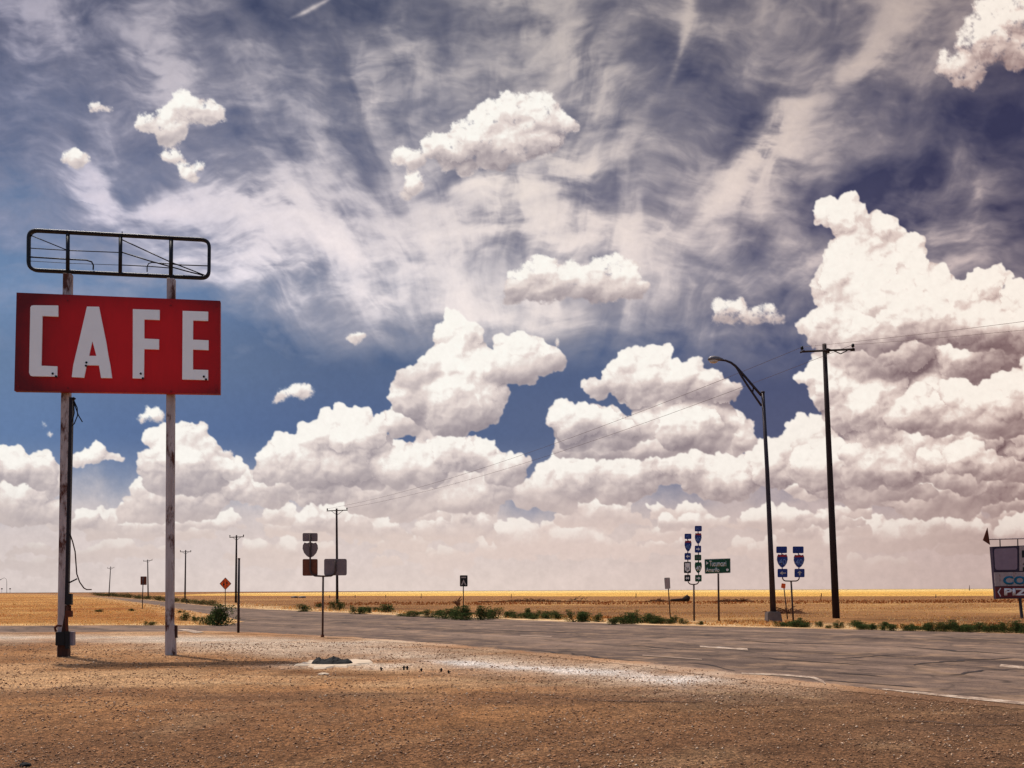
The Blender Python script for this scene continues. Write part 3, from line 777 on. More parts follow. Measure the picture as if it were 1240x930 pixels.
# long sealed cracks and joints on the asphalt
def crack(name, px, w, label, z=.011):
    rs = random.Random(hash(px[0]) % 999)
    bm = bmesh.new(); P0 = [G(u, v) for u, v in px]; pts = []
    for a, b in zip(P0, P0[1:]):
        k = max(2, int((b-a).length/.35))
        for j in range(k): pts.append(a.lerp(b, j/k)+Vector((rs.uniform(-.1, .1), rs.uniform(-.13, .13), 0)))
    pts.append(P0[-1]); prev = None
    for i, p in enumerate(pts):
        t = i/(len(pts)-1); ww = w*(.25+.75*math.sin(math.pi*min(1, max(0, t))))*rs.uniform(.4, 1.3)
        d = (pts[min(i+1, len(pts)-1)]-pts[max(i-1, 0)]).normalized(); n = Vector((-d.y, d.x, 0))
        a, b = bm.verts.new((p+n*ww/2).to_tuple()[:2]+(z,)), bm.verts.new((p-n*ww/2).to_tuple()[:2]+(z,))
        if prev: bm.faces.new((prev[0], prev[1], b, a))
        prev = (a, b)
    o = obj(name, bm, M['crack']); tag(o, label, 'crack', kind='structure')
M['crack'] = paint('crack_dark', srgb(58, 42, 36), srgb(40, 30, 26), 5, .9, .95)  # dark brown tone of the crack strips
for i, (px, w) in enumerate([([(690, 791), (725, 797), (760, 800), (810, 801)], .16), ([(838, 803), (870, 808), (890, 813)], .14), ([(995, 824), (1060, 829), (1110, 833)], .13),
        ([(620, 787), (655, 789), (700, 794)], .12), ([(1020, 816), (1068, 820)], .2), ([(1150, 818), (1190, 812), (1240, 810)], .12), ([(1010, 798), (1050, 795), (1100, 793)], .14), ([(760, 781), (810, 786), (870, 789)], .16),
        ([(870, 775), (950, 779), (1040, 781)], .2), ([(1090, 783), (1160, 789), (1240, 793)], .22), ([(560, 762), (640, 765), (700, 767)], .26), ([(480, 757), (540, 757)], .3), ([(900, 795), (960, 800), (1040, 806)], .12), ([(1100, 806), (1180, 799), (1240, 797)], .16),
        ([(650, 845), (750, 849), (860, 850)], .05), ([(1060, 873), (1140, 876), (1200, 880), (1240, 878)], .05), ([(1120, 890), (1180, 893), (1245, 897)], .03), ([(700, 843), (640, 842), (560, 838)], .04)]):
    crack('road_crack', px, w, 'dark jagged crack running along the worn asphalt', .0115+.0002*i)

def marking(px, m, name, label, z):
    bm = bmesh.new(); bm.faces.new([bm.verts.new(G(u, v).to_tuple()[:2]+(z,)) for u, v in px]); bm.normal_update()
    for f in list(bm.faces):
        if f.normal.z < 0: f.normal_flip()
    tag(obj(name, bm, m), label, 'road marking', kind='structure')
def marking_mat():
    n = N('worn_road_paint'); p = n.pos()
    a = n.noise(p, 3.2, 5, .75); f = n.noise(p, 30, 3, .7)
    v = n.math('ADD', n.math('MULTIPLY', a, .7), n.math('MULTIPLY', f, .3))
    col = n.ramp(v, [(.36, srgb(206, 190, 172)), (.48, srgb(168, 142, 120)), (.58, srgb(110, 88, 74))])
    n.bsdf(col, .85, 0, None, .2); return n.m
M['marking'] = marking_mat()
MK = [([(847, 782.3), (905, 785.6), (906, 788), (848, 784.2)], 'white dash on the highway right of centre, before the green sign'),
      ([(1212, 805), (1262, 809.5), (1260, 813), (1210, 807.8)], 'white dash at the right edge of the picture'),
      ([(1068, 834.6), (1160, 843.2), (1262, 853), (1262, 857), (1160, 846.2), (1068, 836)], 'long solid white edge line at lower right'),
      ([(898, 815.2), (950, 817.2), (985, 820), (997, 824.5), (1000, 829.5), (994, 826.5), (982, 822), (950, 819.2), (898, 816.8)], 'curved end of the white edge line'),
      ([(630, 769.2), (668, 770.7), (668, 771.9), (630, 770.2)], 'faint worn dash on the far lane'),
      ([(778, 793.6), (850, 798.6), (850, 799.7), (778, 794.7)], 'faint pale seam along the near lane'),
      ([(214, 762.4), (228, 762.2), (247, 766.0), (236, 767.2)], 'short white stop bar where the side road meets the lot')]
M['faint'] = paint('worn_out_road_paint', srgb(160, 134, 112), srgb(116, 92, 76), 3, .8, .9)
for i, (px, lb) in enumerate(MK): marking(px, M['faint' if i in (4, 5) else 'marking'], 'lane_marking', lb, .013+.0006*i+(.004 if i == 6 else 0))

# ---------------------------------------------------------------- big red diner sign
sl = G(75, 795); sr = G(206, 793)
yaw = math.atan2((sr-sl).y, (sr-sl).x)
SP = Plane(sl, yaw)
root = empty('roadside_sign', sl, 'tall red board sign with white CAFE letters on two weathered posts', 'sign')
def bar(pl, px, r, m, name, par, d=0, seg=8, smooth=True):
    bm = bmesh.new(); tube(bm, [pl.at(u, v, d) for u, v in px], r, seg); return obj(name, bm, m, par, smooth)
def beam(pl, pa, pb, w, dep, m, name, par, d=0, w2=None):
    """square post between two measured points"""
    bm = bmesh.new(); A, B = pl.at(*pa), pl.at(*pb); w2 = w2 or w
    q = []
    for p, ww in ((A, w), (B, w2)):
        q.append([p+pl.x*sx*ww/2+pl.n*(d+sy*dep/2) for sx, sy in ((-1, 1), (1, 1), (1, -1), (-1, -1))])
    a = [bm.verts.new(p) for p in q[0]]; b = [bm.verts.new(p) for p in q[1]]
    for k in range(4): bm.faces.new((a[k], a[(k+1) % 4], b[(k+1) % 4], b[k]))
    bm.faces.new(a[::-1]); bm.faces.new(b); bmesh.ops.recalc_face_normals(bm, faces=bm.faces)
    bmesh.ops.bevel(bm, geom=bm.edges[:], offset=min(w, dep)*.06, segments=1, affect='EDGES')
    return obj(name, bm, m, par)
px_m = 23.6/1150
p1 = beam(SP, (75.5, 797), (82.5, 332), .205, .20, M['post'], 'post', root)
p2 = beam(SP, (205.5, 794), (207.5, 338), .20, .20, M['post'], 'post', root)
# I-beam lip down the right of the left post, then its bare rusty foot
beam(SP, (81.6, 732), (87.2, 482), .075, .16, M['conduit'], 'conduit', root, .03)
def plate(pl, pts, front, back, m, name, par, rnd=0.0, bev=0.0, seg=4):
    bm = bmesh.new(); P3 = [pl.at(u, v, front) for u, v in pts]
    if rnd: P3 = round_poly(P3, rnd, seg)
    pl.slab(bm, P3, 0, back-front)
    if bev:
        es = [e for e in bm.edges if len(e.link_faces) == 2 and e.calc_face_angle(0) > .6]
        bmesh.ops.bevel(bm, geom=es, offset=bev, segments=2, affect='EDGES')
    return obj(name, bm, m, par)
rc = lambda x0, y0, x1, y1: [(x0, y1), (x1, y1), (x1, y0), (x0, y0)]
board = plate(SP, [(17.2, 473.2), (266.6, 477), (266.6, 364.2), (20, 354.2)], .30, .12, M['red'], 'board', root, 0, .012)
plate(SP, [(18.0, 472.3), (265.8, 476.1), (265.8, 365.1), (20.8, 355.2)], .119, .103, M['red_edge'], 'back_panel', root)
z = lambda pts: [(x/3.8733, 260+y/3.8733) for x, y in pts]
SPL = SP
def letter(polys, name='letter'):
    bm = bmesh.new()
    for p in polys: SP.slab(bm, [SP.at(u, v, .30) for u, v in z(p)], .045, -.004)
    o = obj(name, bm, M['letter'], root); return o
# points already carry the board's offset, so slab() pushes from there
letter([[(145, 437), (150, 429), (160, 427), (275, 428), (275, 480), (201, 477), (196, 710), (271, 713), (270, 761), (153, 759), (144, 755), (139, 742)]])
letter([[(410, 433), (466, 434), (486, 534), (499, 597), (435, 597), (372, 597)], [(372, 597), (434, 597), (419, 664), (356, 664)], [(436, 597), (499, 597), (510, 664), (454, 664)],
        [(356, 664), (510, 664), (519, 709), (346, 707)], [(356, 707.5), (407, 708), (394, 765), (340, 763)][0:0] or [(346, 707), (408, 707.7), (396, 766), (339, 763)], [(466, 708.4), (519, 709), (527, 768), (476, 767)]])
letter([[(625, 445), (750, 449), (750, 496), (678, 493), (678, 583), (747, 586), (747, 634), (678, 632), (676, 770), (624, 769)]])
letter([[(858, 453), (977, 457), (977, 500), (907, 498), (906, 588), (979, 591), (979, 637), (906, 634), (906, 728), (977, 730), (977, 777), (856, 774)]])
for i, (x, y) in enumerate([(247, 745), (262, 758), (405, 693), (403, 708), (660, 745), (670, 767), (956, 759), (966, 772)]):
    bm = bmesh.new(); u, v = z([(x, y)])[0]; c = SP.at(u, v, .355)
    tube(bm, [c-SP.n*.03, c+SP.n*.004], .028, 10); obj('tube_hole', bm, M['sblack'], root)
for (x, y) in ((24, 361), (262, 371), (22, 468), (262, 472), (82, 364), (207, 370), (82, 470), (207, 474)):
    bm = bmesh.new(); c = SP.at(x, y, .30); tube(bm, [c, c+SP.n*.012], .022, 8); obj('bolt', bm, M['red_edge'], root)
# empty steel frame on top
fr = round_poly([SP.at(*p) for p in [(34.2, 326.5), (253, 336.6), (253.5, 290.3), (34.5, 278.2)]], .22, 6)
bm = bmesh.new(); tube(bm, fr+[fr[0], fr[1]], .046, 8, False); frame = obj('top_frame', bm, M['black_steel'], root, True)
bm = bmesh.new(); fi = [p+SP.n*-.11 for p in fr]; tube(bm, fi+[fi[0], fi[1]], .03, 6, False); obj('rear_rim', bm, M['black_steel'], frame, True)
for a, b, r in [((82.2, 283), (82, 329), .05), ((146, 286), (145.5, 331), .05), ((207.3, 290), (206.8, 334.5), .055)]: bar(SP, [a, b], r, M['black_steel'], 'upright', frame)
for px, r in [(z([(145, 97), (312, 165)]), .013), (z([(145, 157), (330, 168), (558, 177)]), .013), (z([(137, 198), (300, 208), (405, 213), (430, 221), (438, 238), (437, 258)]), .02), (z([(137, 217), (330, 228), (560, 236)]), .007),
              (z([(572, 117), (800, 222), (960, 284)]), .016), (z([(572, 176), (700, 216), (880, 266), (960, 286)]), .018), (z([(572, 236), (700, 242), (800, 250)]), .014), (z([(690, 268), (690, 243), (697, 229), (712, 224), (860, 236), (975, 240)]), .015),
              (z([(573, 78), (573, 100)]), .012)]:
    bar(SP, px, r, M['black_steel'], 'brace', frame, 0, 6)
# electrical gear on the left post
g1 = plate(SP, rc(67.2, 765.5, 78.3, 781.5), .20, .02, M['box_black'], 'junction_box', root, 0, .012)
g2 = plate(SP, rc(78.9, 764.8, 83.6, 785.5), .26, .12, M['box_black'], 'switch_box', root, 0, .01)
g3 = plate(SP, rc(83.7, 765, 88.8, 781.6), .20, .0, M['box_grey'], 'meter_box', root, 0, .012)
plate(SP, rc(80.3, 719, 86.6, 732.5), .24, .11, M['box_black'], 'breaker_box', root, 0, .012)
plate(SP, rc(79.2, 739.4, 86.8, 747.2), .22, .11, M['rust'], 'rusty_box', root, 0, .01)
plate(SP, [(69.2, 795.5), (81.8, 795.5), (82, 781), (75.4, 745), (79.4, 730), (75.2, 745), (72.5, 768)][:3]+[(82.2, 766), (70, 766)], .13, -.13, M['post_dark'], 'rusty_foot', root)
plate(SP, [(74.2, 765.5), (80, 765.5), (82.3, 746), (81.3, 733), (78.5, 733), (78, 745)], .125, .1, M['post_dark'], 'rust_strip', root)
bar(SP, [(67.8, 765), (66.4, 760), (69.5, 757.5), (75, 758)], .03, M['rust'], 'bent_pipe', root, .08)
bar(SP, [(81.6, 785), (81.6, 766), (80.2, 747), (83, 732)], .035, M['rust'], 'pipe', root, .17)
bar(SP, [(83.5, 733), (83.9, 739.5)], .02, M['rust'], 'pipe', root, .16)
bar(SP, [(85.4, 733), (85.2, 739.5)], .02, M['rust'], 'pipe', root, .16)
bar(SP, [(88, 484), (89.2, 482.4), (90.3, 483.8)], .045, M['conduit'], 'conduit_cap', root, .03)
for px in ([(89.5, 485), (91, 492), (95, 503), (99.8, 511)], [(89.5, 485), (93.5, 494), (94, 503), (90, 513), (86, 517), (81, 513), (79, 511)], [(89, 486), (90, 500), (87, 512), (82, 515)]):
    bar(SP, px, .014, M['sblack'], 'loose_wire', root, .08, 5)
bar(SP, [(84.6, 646), (88, 656), (91, 668), (92, 682), (93, 695), (96.5, 705), (101.5, 712), (105, 714), (111, 714)], .016, M['post_dark'], 'dangling_cable', root, .06, 5)
bar(SP, [(83.6, 705.8), (93.4, 700.8)], .02, M['steel'], 'cable_arm', root, .06, 5)
plate(SP, rc(211.0, 757.5, 214.0, 772.5), .09, -.06, M['post_dark'], 'side_box', root, 0, .008)
plate(SP, [(200, 795), (212.2, 795), (211.4, 768), (211, 757), (200.6, 757)], .118, -.118, M['post'], 'post_sleeve', root)

# ---------------------------------------------------------------- lettering
def text_bm(body, pl, x0, y0, x1, y1, d, bold=.012):
    """block lettering filling the measured rectangle on a plane"""
    cu = bpy.data.curves.new('t', 'FONT'); cu.body = body; cu.size = 1; cu.offset = bold; cu.resolution_u = 3
    to = bpy.data.objects.new('t', cu); COL.objects.link(to)
    dg = bpy.context.evaluated_depsgraph_get(); dg.update()
    me = bpy.data.meshes.new_from_object(to.evaluated_get(dg))
    bm = bmesh.new(); bm.from_mesh(me)
    bpy.data.objects.remove(to); bpy.data.curves.remove(cu); bpy.data.meshes.remove(me)
    xs = [v.co.x for v in bm.verts]; ys = [v.co.y for v in bm.verts]
    a, b, c, e = min(xs), max(xs), min(ys), max(ys)
    A = pl.at(x0, y1); B = pl.at(x1, y1); Cc = pl.at(x0, y0)
    for v in bm.verts:
        s = (v.co.x-a)/(b-a); t = (v.co.y-c)/(e-c)
        v.co = A+(B-A)*s+(Cc-A)*t+pl.n*d
    bmesh.ops.recalc_face_normals(bm, faces=bm.faces)
    r = bmesh.ops.solidify(bm, geom=bm.faces[:], thickness=.003)
    return bm
def arrow_bm(pl, x0, y0, x1, y1, d, kind):
    bm = bmesh.new()
    S = lambda s, t: pl.at(x0+(x1-x0)*s, y1+(y0-y1)*t)
    shp = {'right': [(0, .38), (.5, .38), (.5, .08), (1, .5), (.5, .92), (.5, .62), (0, .62)],
           'left': [(1, .38), (.5, .38), (.5, .08), (0, .5), (.5, .92), (.5, .62), (1, .62)],
           'up': [(.38, 0), (.38, .5), (.08, .5), (.5, 1), (.92, .5), (.62, .5), (.62, 0)],
           'both': [(0, .5), (.34, .05), (.34, .36), (.66, .36), (.66, .05), (1, .5), (.66, .95), (.66, .64), (.34, .64), (.34, .95)]}[kind]
    pl.slab(bm, [S(*p) for p in shp], d+.003, d)
    return bm
SHIELD = [(.5, 1.0), (.30, .93), (.12, .97), (.02, .80), (.0, .58), (.10, .32), (.28, .12), (.5, 0), (.72, .12), (.90, .32), (1.0, .58), (.98, .80), (.88, .97), (.70, .93)]
def shield_bm(pl, x0, y0, x1, y1, front, back, shp=SHIELD, tmin=0, inset=0):
    bm = bmesh.new(); pts = []
    for s, t in shp:
        s = .5+(s-.5)*(1-inset); t = .5+(t-.5)*(1-inset*.8)
        pts.append(pl.at(x0+(x1-x0)*s, y1+(y0-y1)*t))
    pl.slab(bm, pts, front, back); return bm
def rect_sign(pl, r, m, par, name='sign_plate', d=.0, edge=None):
    return plate(pl, rc(*r), .012+d, .0+d, m, name, par, .05, 0, 3)
def interstate(pl, r, par, num, m, top, d=.0, numc='bluegrey'):
    """shield plate with white rim, coloured field, top band and numerals"""
    x0, y0, x1, y1 = r
    s = obj('shield_plate', shield_bm(pl, x0, y0, x1, y1, .012+d, d), M['swhite'] if top else m, par)
    f = obj('shield_field', shield_bm(pl, x0, y0, x1, y1, .016+d, .0125+d, inset=.07), m, s)
    if top:
        ty = .76
        obj('shield_band', shield_bm(pl, x0, y0, x1, y1, .020+d, .0165+d, [(.5, .96), (.32, .89), (.14, .93), (.05, .78), (.95, .78), (.86, .93), (.68, .89)]), M['sred'], s)
    w = x1-x0; h = y1-y0
    obj('number', text_bm(num, pl, x0+w*.17, y0+h*.36, x1-w*.17, y0+h*.78, .0205+d), M[numc], s)
    return s
def yoke(pl, uL, uR, v, vb, uc, par, r=.03, d=-.04):
    """U-shaped bracket that carries two columns of plates on one post"""
    pts = [(uL, v-3.5), (uL+.2, v-1.2), (uL+1.6, v+.7), (uL+3.6, v+1.5), (uc, v+1.7), (uR-3.6, v+1.5), (uR-1.6, v+.7), (uR-.2, v-1.2), (uR, v-3.5)]
    bar(pl, pts, r, M['post_steel'], 'bracket', par, d)
# --- route markers by the green sign
b = G(841, 752); pl = Plane(b, .04)
rt = empty('route_marker_sign', b, 'two tall columns of interstate and highway route markers left of the green sign', 'sign')
bar(pl, [(840.6, 753), (840.2, 708)], .045, M['post_steel'], 'post', rt, -.05)
yoke(pl, 833.2, 846.2, 706, 0, 840, rt)
bar(pl, [(833.2, 703), (832.6, 648)], .025, M['steel'], 'strut', rt, -.04); bar(pl, [(846.2, 703), (845.2, 638)], .025, M['steel'], 'strut', rt, -.04)
def zz(x0, y0, x1, y1): return (780+x0/5.1667, 610+y0/5.1667, 780+x1/5.1667, 610+y1/5.1667)
def lettered(pl, r, m, par, txt, tm, fr=(.18, .28, .82, .72)):
    s = rect_sign(pl, r, m, par); x0, y0, x1, y1 = r; w = x1-x0; h = y1-y0
    obj('lettering', text_bm(txt, pl, x0+w*fr[0], y0+h*fr[1], x0+w*fr[2], y0+h*fr[3], .0125), M[tm], s); return s
def arrowed(pl, r, m, par, kind, tm='swhite'):
    s = rect_sign(pl, r, m, par); x0, y0, x1, y1 = r; w = x1-x0; h = y1-y0
    obj('arrow', arrow_bm(pl, x0+w*.2, y0+h*.22, x1-w*.2, y1-h*.22, .0125, kind), M[tm], s); return s
lettered(pl, zz(253, 187, 296, 221), M['blue'], rt, 'WEST', 'bluegrey'); interstate(pl, zz(252, 227, 297, 301), rt, '40', M['blue'], True)
arrowed(pl, zz(253, 308, 293, 351), M['blue'], rt, 'left')
s = rect_sign(pl, zz(249, 363, 293, 434), M['sblack'], rt); x0, y0, x1, y1 = zz(253, 368, 289, 429)
US = [(.5, .97), (.34, .92), (.2, 1.0), (.04, .86), (.12, .66), (.02, .42), (.12, .18), (.36, .1), (.5, 0), (.64, .1), (.88, .18), (.98, .42), (.88, .66), (.96, .86), (.8, 1.0), (.66, .92)]
f = obj('shield_field', shield_bm(pl, x0, y0, x1, y1, .016, .0125, US), M['swhite'], s)
obj('number', text_bm('54', pl, x0+2, y0+5.6, x1-2, y0+9.6, .0165), M['sblack'], s)
arrowed(pl, zz(252, 445, 290, 486), M['sblack'], rt, 'both')
lettered(pl, zz(317, 138, 361, 173), M['blue'], rt, 'EAST', 'bluegrey'); interstate(pl, zz(316, 180, 360, 254), rt, '40', M['blue'], True)
arrowed(pl, zz(317, 262, 357, 306), M['blue'], rt, 'right')
lettered(pl, zz(316, 319, 358, 355), M['green'], rt, 'BUS', 'back_metal'); interstate(pl, zz(316, 362, 361, 436), rt, '40', M['green'], False, 0, 'swhite')
arrowed(pl, zz(319, 445, 360, 487), M['green'], rt, 'right')
# --- green destination sign
b = G(870.4, 751.8); pl = Plane(b, -.05)
gs = empty('destination_sign', b, 'green destination sign reading Tucumcari and Amarillo on a single post', 'sign')
bar(pl, [(870.6, 752.5), (869.6, 682)], .05, M['post_steel'], 'post', gs, -.06)
g = plate(pl, [(853.4, 695.0), (884.8, 693.8), (884.6, 675.9), (853.0, 677.0)], .014, 0, M['swhite'], 'sign_plate', gs, .05)
plate(pl, [(853.9, 694.4), (884.3, 693.3), (884.1, 676.5), (853.5, 677.6)], .018, .0145, M['green'], 'green_field', g, .05)
obj('lettering', text_bm('Tucumcari', pl, 858.8, 678.9, 879.3, 685.8, .0185), M['swhite'], g)
obj('lettering', text_bm('Amarillo', pl, 854.8, 687.4, 871.0, 692.6, .0185), M['swhite'], g)
bm = bmesh.new(); pl.slab(bm, [pl.at(*p) for p in [(855, 683.9), (855, 679.7), (857.9, 681.9)]], .0215, .0185); obj('arrow', bm, M['swhite'], g)
bm = bmesh.new(); pl.slab(bm, [pl.at(880.7+1.7*math.cos(a*math.pi/5), 690.0+1.5*math.sin(a*math.pi/5)) for a in range(10)], .0215, .0185); obj('dot', bm, M['swhite'], g)
# --- twin interstate markers near the street lamp
b = G(960.7, 754); pl = Plane(b, .03)
ts = empty('route_marker_sign', b, 'pair of blue interstate 40 shields side by side between lamp post and power pole', 'sign')
bar(pl, [(960.8, 755), (958.0, 704)], .045, M['post_steel'], 'post', ts, -.05)
yoke(pl, 947.6, 967.8, 702, 0, 958, ts)
bar(pl, [(947.6, 699), (946.4, 663)], .025, M['steel'], 'strut', ts, -.04); bar(pl, [(967.8, 699), (966.4, 663)], .025, M['steel'], 'strut', ts, -.04)
lettered(pl, zz(827, 267, 894, 309), M['blue'], ts, 'WEST', 'blue'); interstate(pl, zz(829, 312, 899, 403), ts, '40', M['blue'], True)
arrowed(pl, zz(835, 407, 897, 460), M['blue'], ts, 'left', 'sgrey')
lettered(pl, zz(930, 267, 998, 310), M['blue'], ts, 'EAST', 'blue'); interstate(pl, zz(934, 315, 1003, 403), ts, '40', M['blue'], True)
arrowed(pl, zz(941, 407, 1004, 460), M['blue'], ts, 'up', 'sgrey')
# --- small orange marker
b = G(953.8, 750); pl = Plane(b, .1)
om = empty('marker_sign', b, 'small orange marker plate on a leaning thin post beside the lamp footing', 'sign')
bar(pl, [(953.8, 750.5), (949.2, 711)], .03, M['post_steel'], 'post', om, -.03)
plate(pl, [(945.8, 711.8), (950.9, 712.8), (951.4, 706.9), (946.5, 706.2)], .012, 0, M['orange'], 'sign_plate', om, .04)
# --- pale narrow sign
b = G(811.8, 748.4); pl = Plane(b, .1)
ps = empty('small_sign', b, 'narrow pale regulatory sign on a leaning post left of the route markers', 'sign')
bar(pl, [(811.8, 749), (808.6, 701)], .032, M['post_steel'], 'post', ps, -.03)
s = plate(pl, [(805.3, 713.4), (811.8, 712.8), (811.2, 699.3), (804.3, 699.6)], .012, 0, M['sgrey'], 'sign_plate', ps, .05)
plate(pl, [(806.3, 711.6), (810.8, 711.2), (810.3, 701.0), (805.5, 701.2)], .015, .0122, M['offwhite'], 'inner_panel', s, .04)
# --- dark sign with pale chevron, out past the weeds
b = G(561.3, 737.2); pl = Plane(b, -.1)
ds = empty('small_sign', b, 'dark rectangular road sign alone on a thin post beyond the middle weeds', 'sign')
bar(pl, [(561.2, 738), (561, 698)], .045, M['steel'], 'post', ds, -.04)
s = plate(pl, rc(556.9, 696.6, 566.2, 710.2), .02, 0, M['box_black'], 'sign_plate', ds, .08)
bm = bmesh.new()
pl.slab(bm, [pl.at(*p) for p in [(558.2, 708.6), (561.5, 701.6), (564.9, 708.6), (563.2, 708.6), (561.5, 705.0), (559.9, 708.6)]], .026, .021)
pl.slab(bm, [pl.at(*p) for p in rc(558.6, 698.4, 564.4, 700.0)], .026, .021); obj('symbol', bm, M['sgrey'], s)
# --- orange two-way diamond
b = G(273, 732.6); pl = Plane(b, .02)
od = empty('warning_sign', b, 'orange diamond warning sign with two opposing arrows on a thin post', 'sign')
bar(pl, [(272.8, 733), (272.8, 704)], .05, M['steel'], 'post', od, -.05)
s = plate(pl, [(272.9, 714.4), (280.2, 706.8), (272.9, 699.2), (265.8, 706.8)], .02, 0, M['sblack'], 'sign_plate', od, .06)
plate(pl, [(272.9, 713.5), (279.3, 706.8), (272.9, 700.1), (266.7, 706.8)], .026, .021, M['orange'], 'orange_field', s, .06)
obj('arrow', arrow_bm(pl, 273.3, 703, 276.3, 710.6, .0265, 'up'), M['sblack'], s)
bm = bmesh.new(); pl.slab(bm, [pl.at(*p) for p in [(269.6+1.5-.45, 703), (269.6+1.5+.45, 703), (269.6+1.5+.45, 707), (272.4, 707), (271.1, 710.8), (269.8, 707), (270.65, 707)]], .0295, .0265); obj('arrow', bm, M['sblack'], s)
# --- brown sign back, far left
b = G(172.8, 737.2); pl = Plane(b, .15)
bs = empty('small_sign', b, 'brown square sign on a thin post between two far left power poles', 'sign')
bar(pl, [(172.2, 738), (173.4, 699)], .045, M['steel'], 'post', bs, .04)
plate(pl, rc(170.1, 698, 177.6, 708.3), .02, 0, M['back_brown'], 'sign_plate', bs, .06)
# --- sign assembly seen from behind, on the near edge of the road
b = G(390.6, 771.6); pl = Plane(b, -.03)
ba = empty('route_marker_sign', b, 'route sign cluster seen from behind, plates brown and grey on a forked post', 'sign')
bar(pl, [(390.6, 773), (391.3, 697)], .035, M['post_steel'], 'post', ba, .02)
bar(pl, [(390.4, 772), (390.6, 768.5)], .06, M['rust'], 'base_sleeve', ba, .02)
zb = lambda x, y: (240+x/4.225, 600+y/4.225)
bar(pl, [zb(573, 195), zb(573, 385), zb(580, 402), zb(598, 411), zb(638, 413), zb(680, 411), zb(697, 402), zb(702, 385), zb(702, 330)], .032, M['post_steel'], 'bracket', ba, .05)
plate(pl, [zb(534, 235), zb(611, 235), zb(611, 192), zb(534, 192)], .012, 0, M['back_metal'], 'sign_plate', ba, .05)
x0, y0 = zb(534, 238); x1, y1 = zb(613, 320)
obj('shield_plate', shield_bm(pl, x0, y0, x1, y1, .012, 0), M['back_metal'], ba)
tag(plate(pl, [zb(534, 411), zb(611, 411), zb(611, 325), zb(534, 325)], .012, 0, M['back_brown'], 'sign_plate', ba, .05), 'brown plate at the foot of the left column')
tag(plate(pl, [zb(644, 409), zb(760, 409), zb(760, 324), zb(644, 324)], .012, 0, M['back_metal'], 'sign_plate', ba, .07), 'wide grey plate on the right arm')
# --- cut-off dark post
b = G(288.8, 766.4); pl = Plane(b, 0)
cp = empty('steel_post', b, 'bare dark post without a sign at the near road edge, beside the green bush', 'post')
bar(pl, [(288.6, 767), (289.4, 676.5)], [.052, .045], M['steel'], 'shaft', cp, 0, 10)
bar(pl, [(289.4, 677.2), (289.42, 675.8)], .052, M['rust'], 'cap', cp, 0, 10)

# ---------------------------------------------------------------- street lamp
b = G(936.6, 753.6); pl = Plane(b, 0)
zl = lambda x, y: (840+x/3.875, 380+y/3.875)
sl_ = empty('street_lamp', b, 'tall dark street lamp with a long curved arm and pale footing', 'street lamp')
bar(pl, [(936.4, 743), (933, 660), (929, 570), (923.7, 474.5)], [.15, .125, .105, .085], M['steel'], 'pole', sl_, 0, 12)
bar(pl, [(923.7, 476), (923.7, 474)], .10, M['steel'], 'pole_cap', sl_, 0, 12)
arm = bar(pl, [zl(118, 216), zl(150, 219), zl(175, 229), zl(195, 244), zl(212, 262), zl(245, 299), zl(285, 346), zl(318, 384)], [.05, .055, .06, .065, .065, .065, .065, .065], M['steel'], 'arm', sl_)
bar(pl, [zl(203, 255), zl(225, 293), zl(258, 344), zl(290, 391), zl(318, 432)], .055, M['steel'], 'lower_arm', sl_)
bar(pl, [zl(280, 347), zl(277, 366)], .04, M['steel'], 'spacer', sl_)
bm = bmesh.new(); c0 = pl.at(*zl(66, 216)); c1 = pl.at(*zl(138, 217)); ax = c1-c0
rings = []
for t, h, w in [(0, .02, .03), (.05, .11, .12), (.18, .17, .18), (.42, .20, .20), (.66, .17, .17), (.85, .11, .11), (1, .06, .06)]:
    rings.append([bm.verts.new(c0+ax*t+Vector((0, w*math.cos(a*math.pi/6), .02+h*math.sin(a*math.pi/6)*(1.0 if a < 6 else .45)))) for a in range(12)])
for A, B in zip(rings, rings[1:]):
    for k in range(12): bm.faces.new((A[k], A[(k+1) % 12], B[(k+1) % 12], B[k]))
bm.faces.new(rings[0]); bm.faces.new(rings[-1][::-1]); bmesh.ops.recalc_face_normals(bm, faces=bm.faces)
hd = obj('lamp_head', bm, M['lamp'], sl_, True)
bm = bmesh.new(); bmesh.ops.create_uvsphere(bm, u_segments=16, v_segments=8, radius=1)
bmesh.ops.transform(bm, matrix=Matrix.Translation(c0+ax*.38+Vector((0, 0, -.045))) @ Matrix.Diagonal((ax.length*.30, .17, .13, 1)), verts=bm.verts[:])
obj('lens', bm, M['lens'], hd, True)
bm = bmesh.new()
w0, w1 = .36, .31; A = [b+Vector((sx*w0, sy*w0, -.02)) for sx, sy in ((-1, -1), (1, -1), (1, 1), (-1, 1))]; B = [b+Vector((sx*w1-.02, sy*w1, .52)) for sx, sy in ((-1, -1), (1, -1), (1, 1), (-1, 1))]
a_ = [bm.verts.new(p) for p in A]; b_ = [bm.verts.new(p) for p in B]
for k in range(4): bm.faces.new((a_[k], a_[(k+1) % 4], b_[(k+1) % 4], b_[k]))
bm.faces.new(b_); bm.faces.new(a_[::-1]); bmesh.ops.bevel(bm, geom=bm.edges[:], offset=.04, segments=2, affect='EDGES')
obj('footing', bm, M['concrete_dark'], sl_)

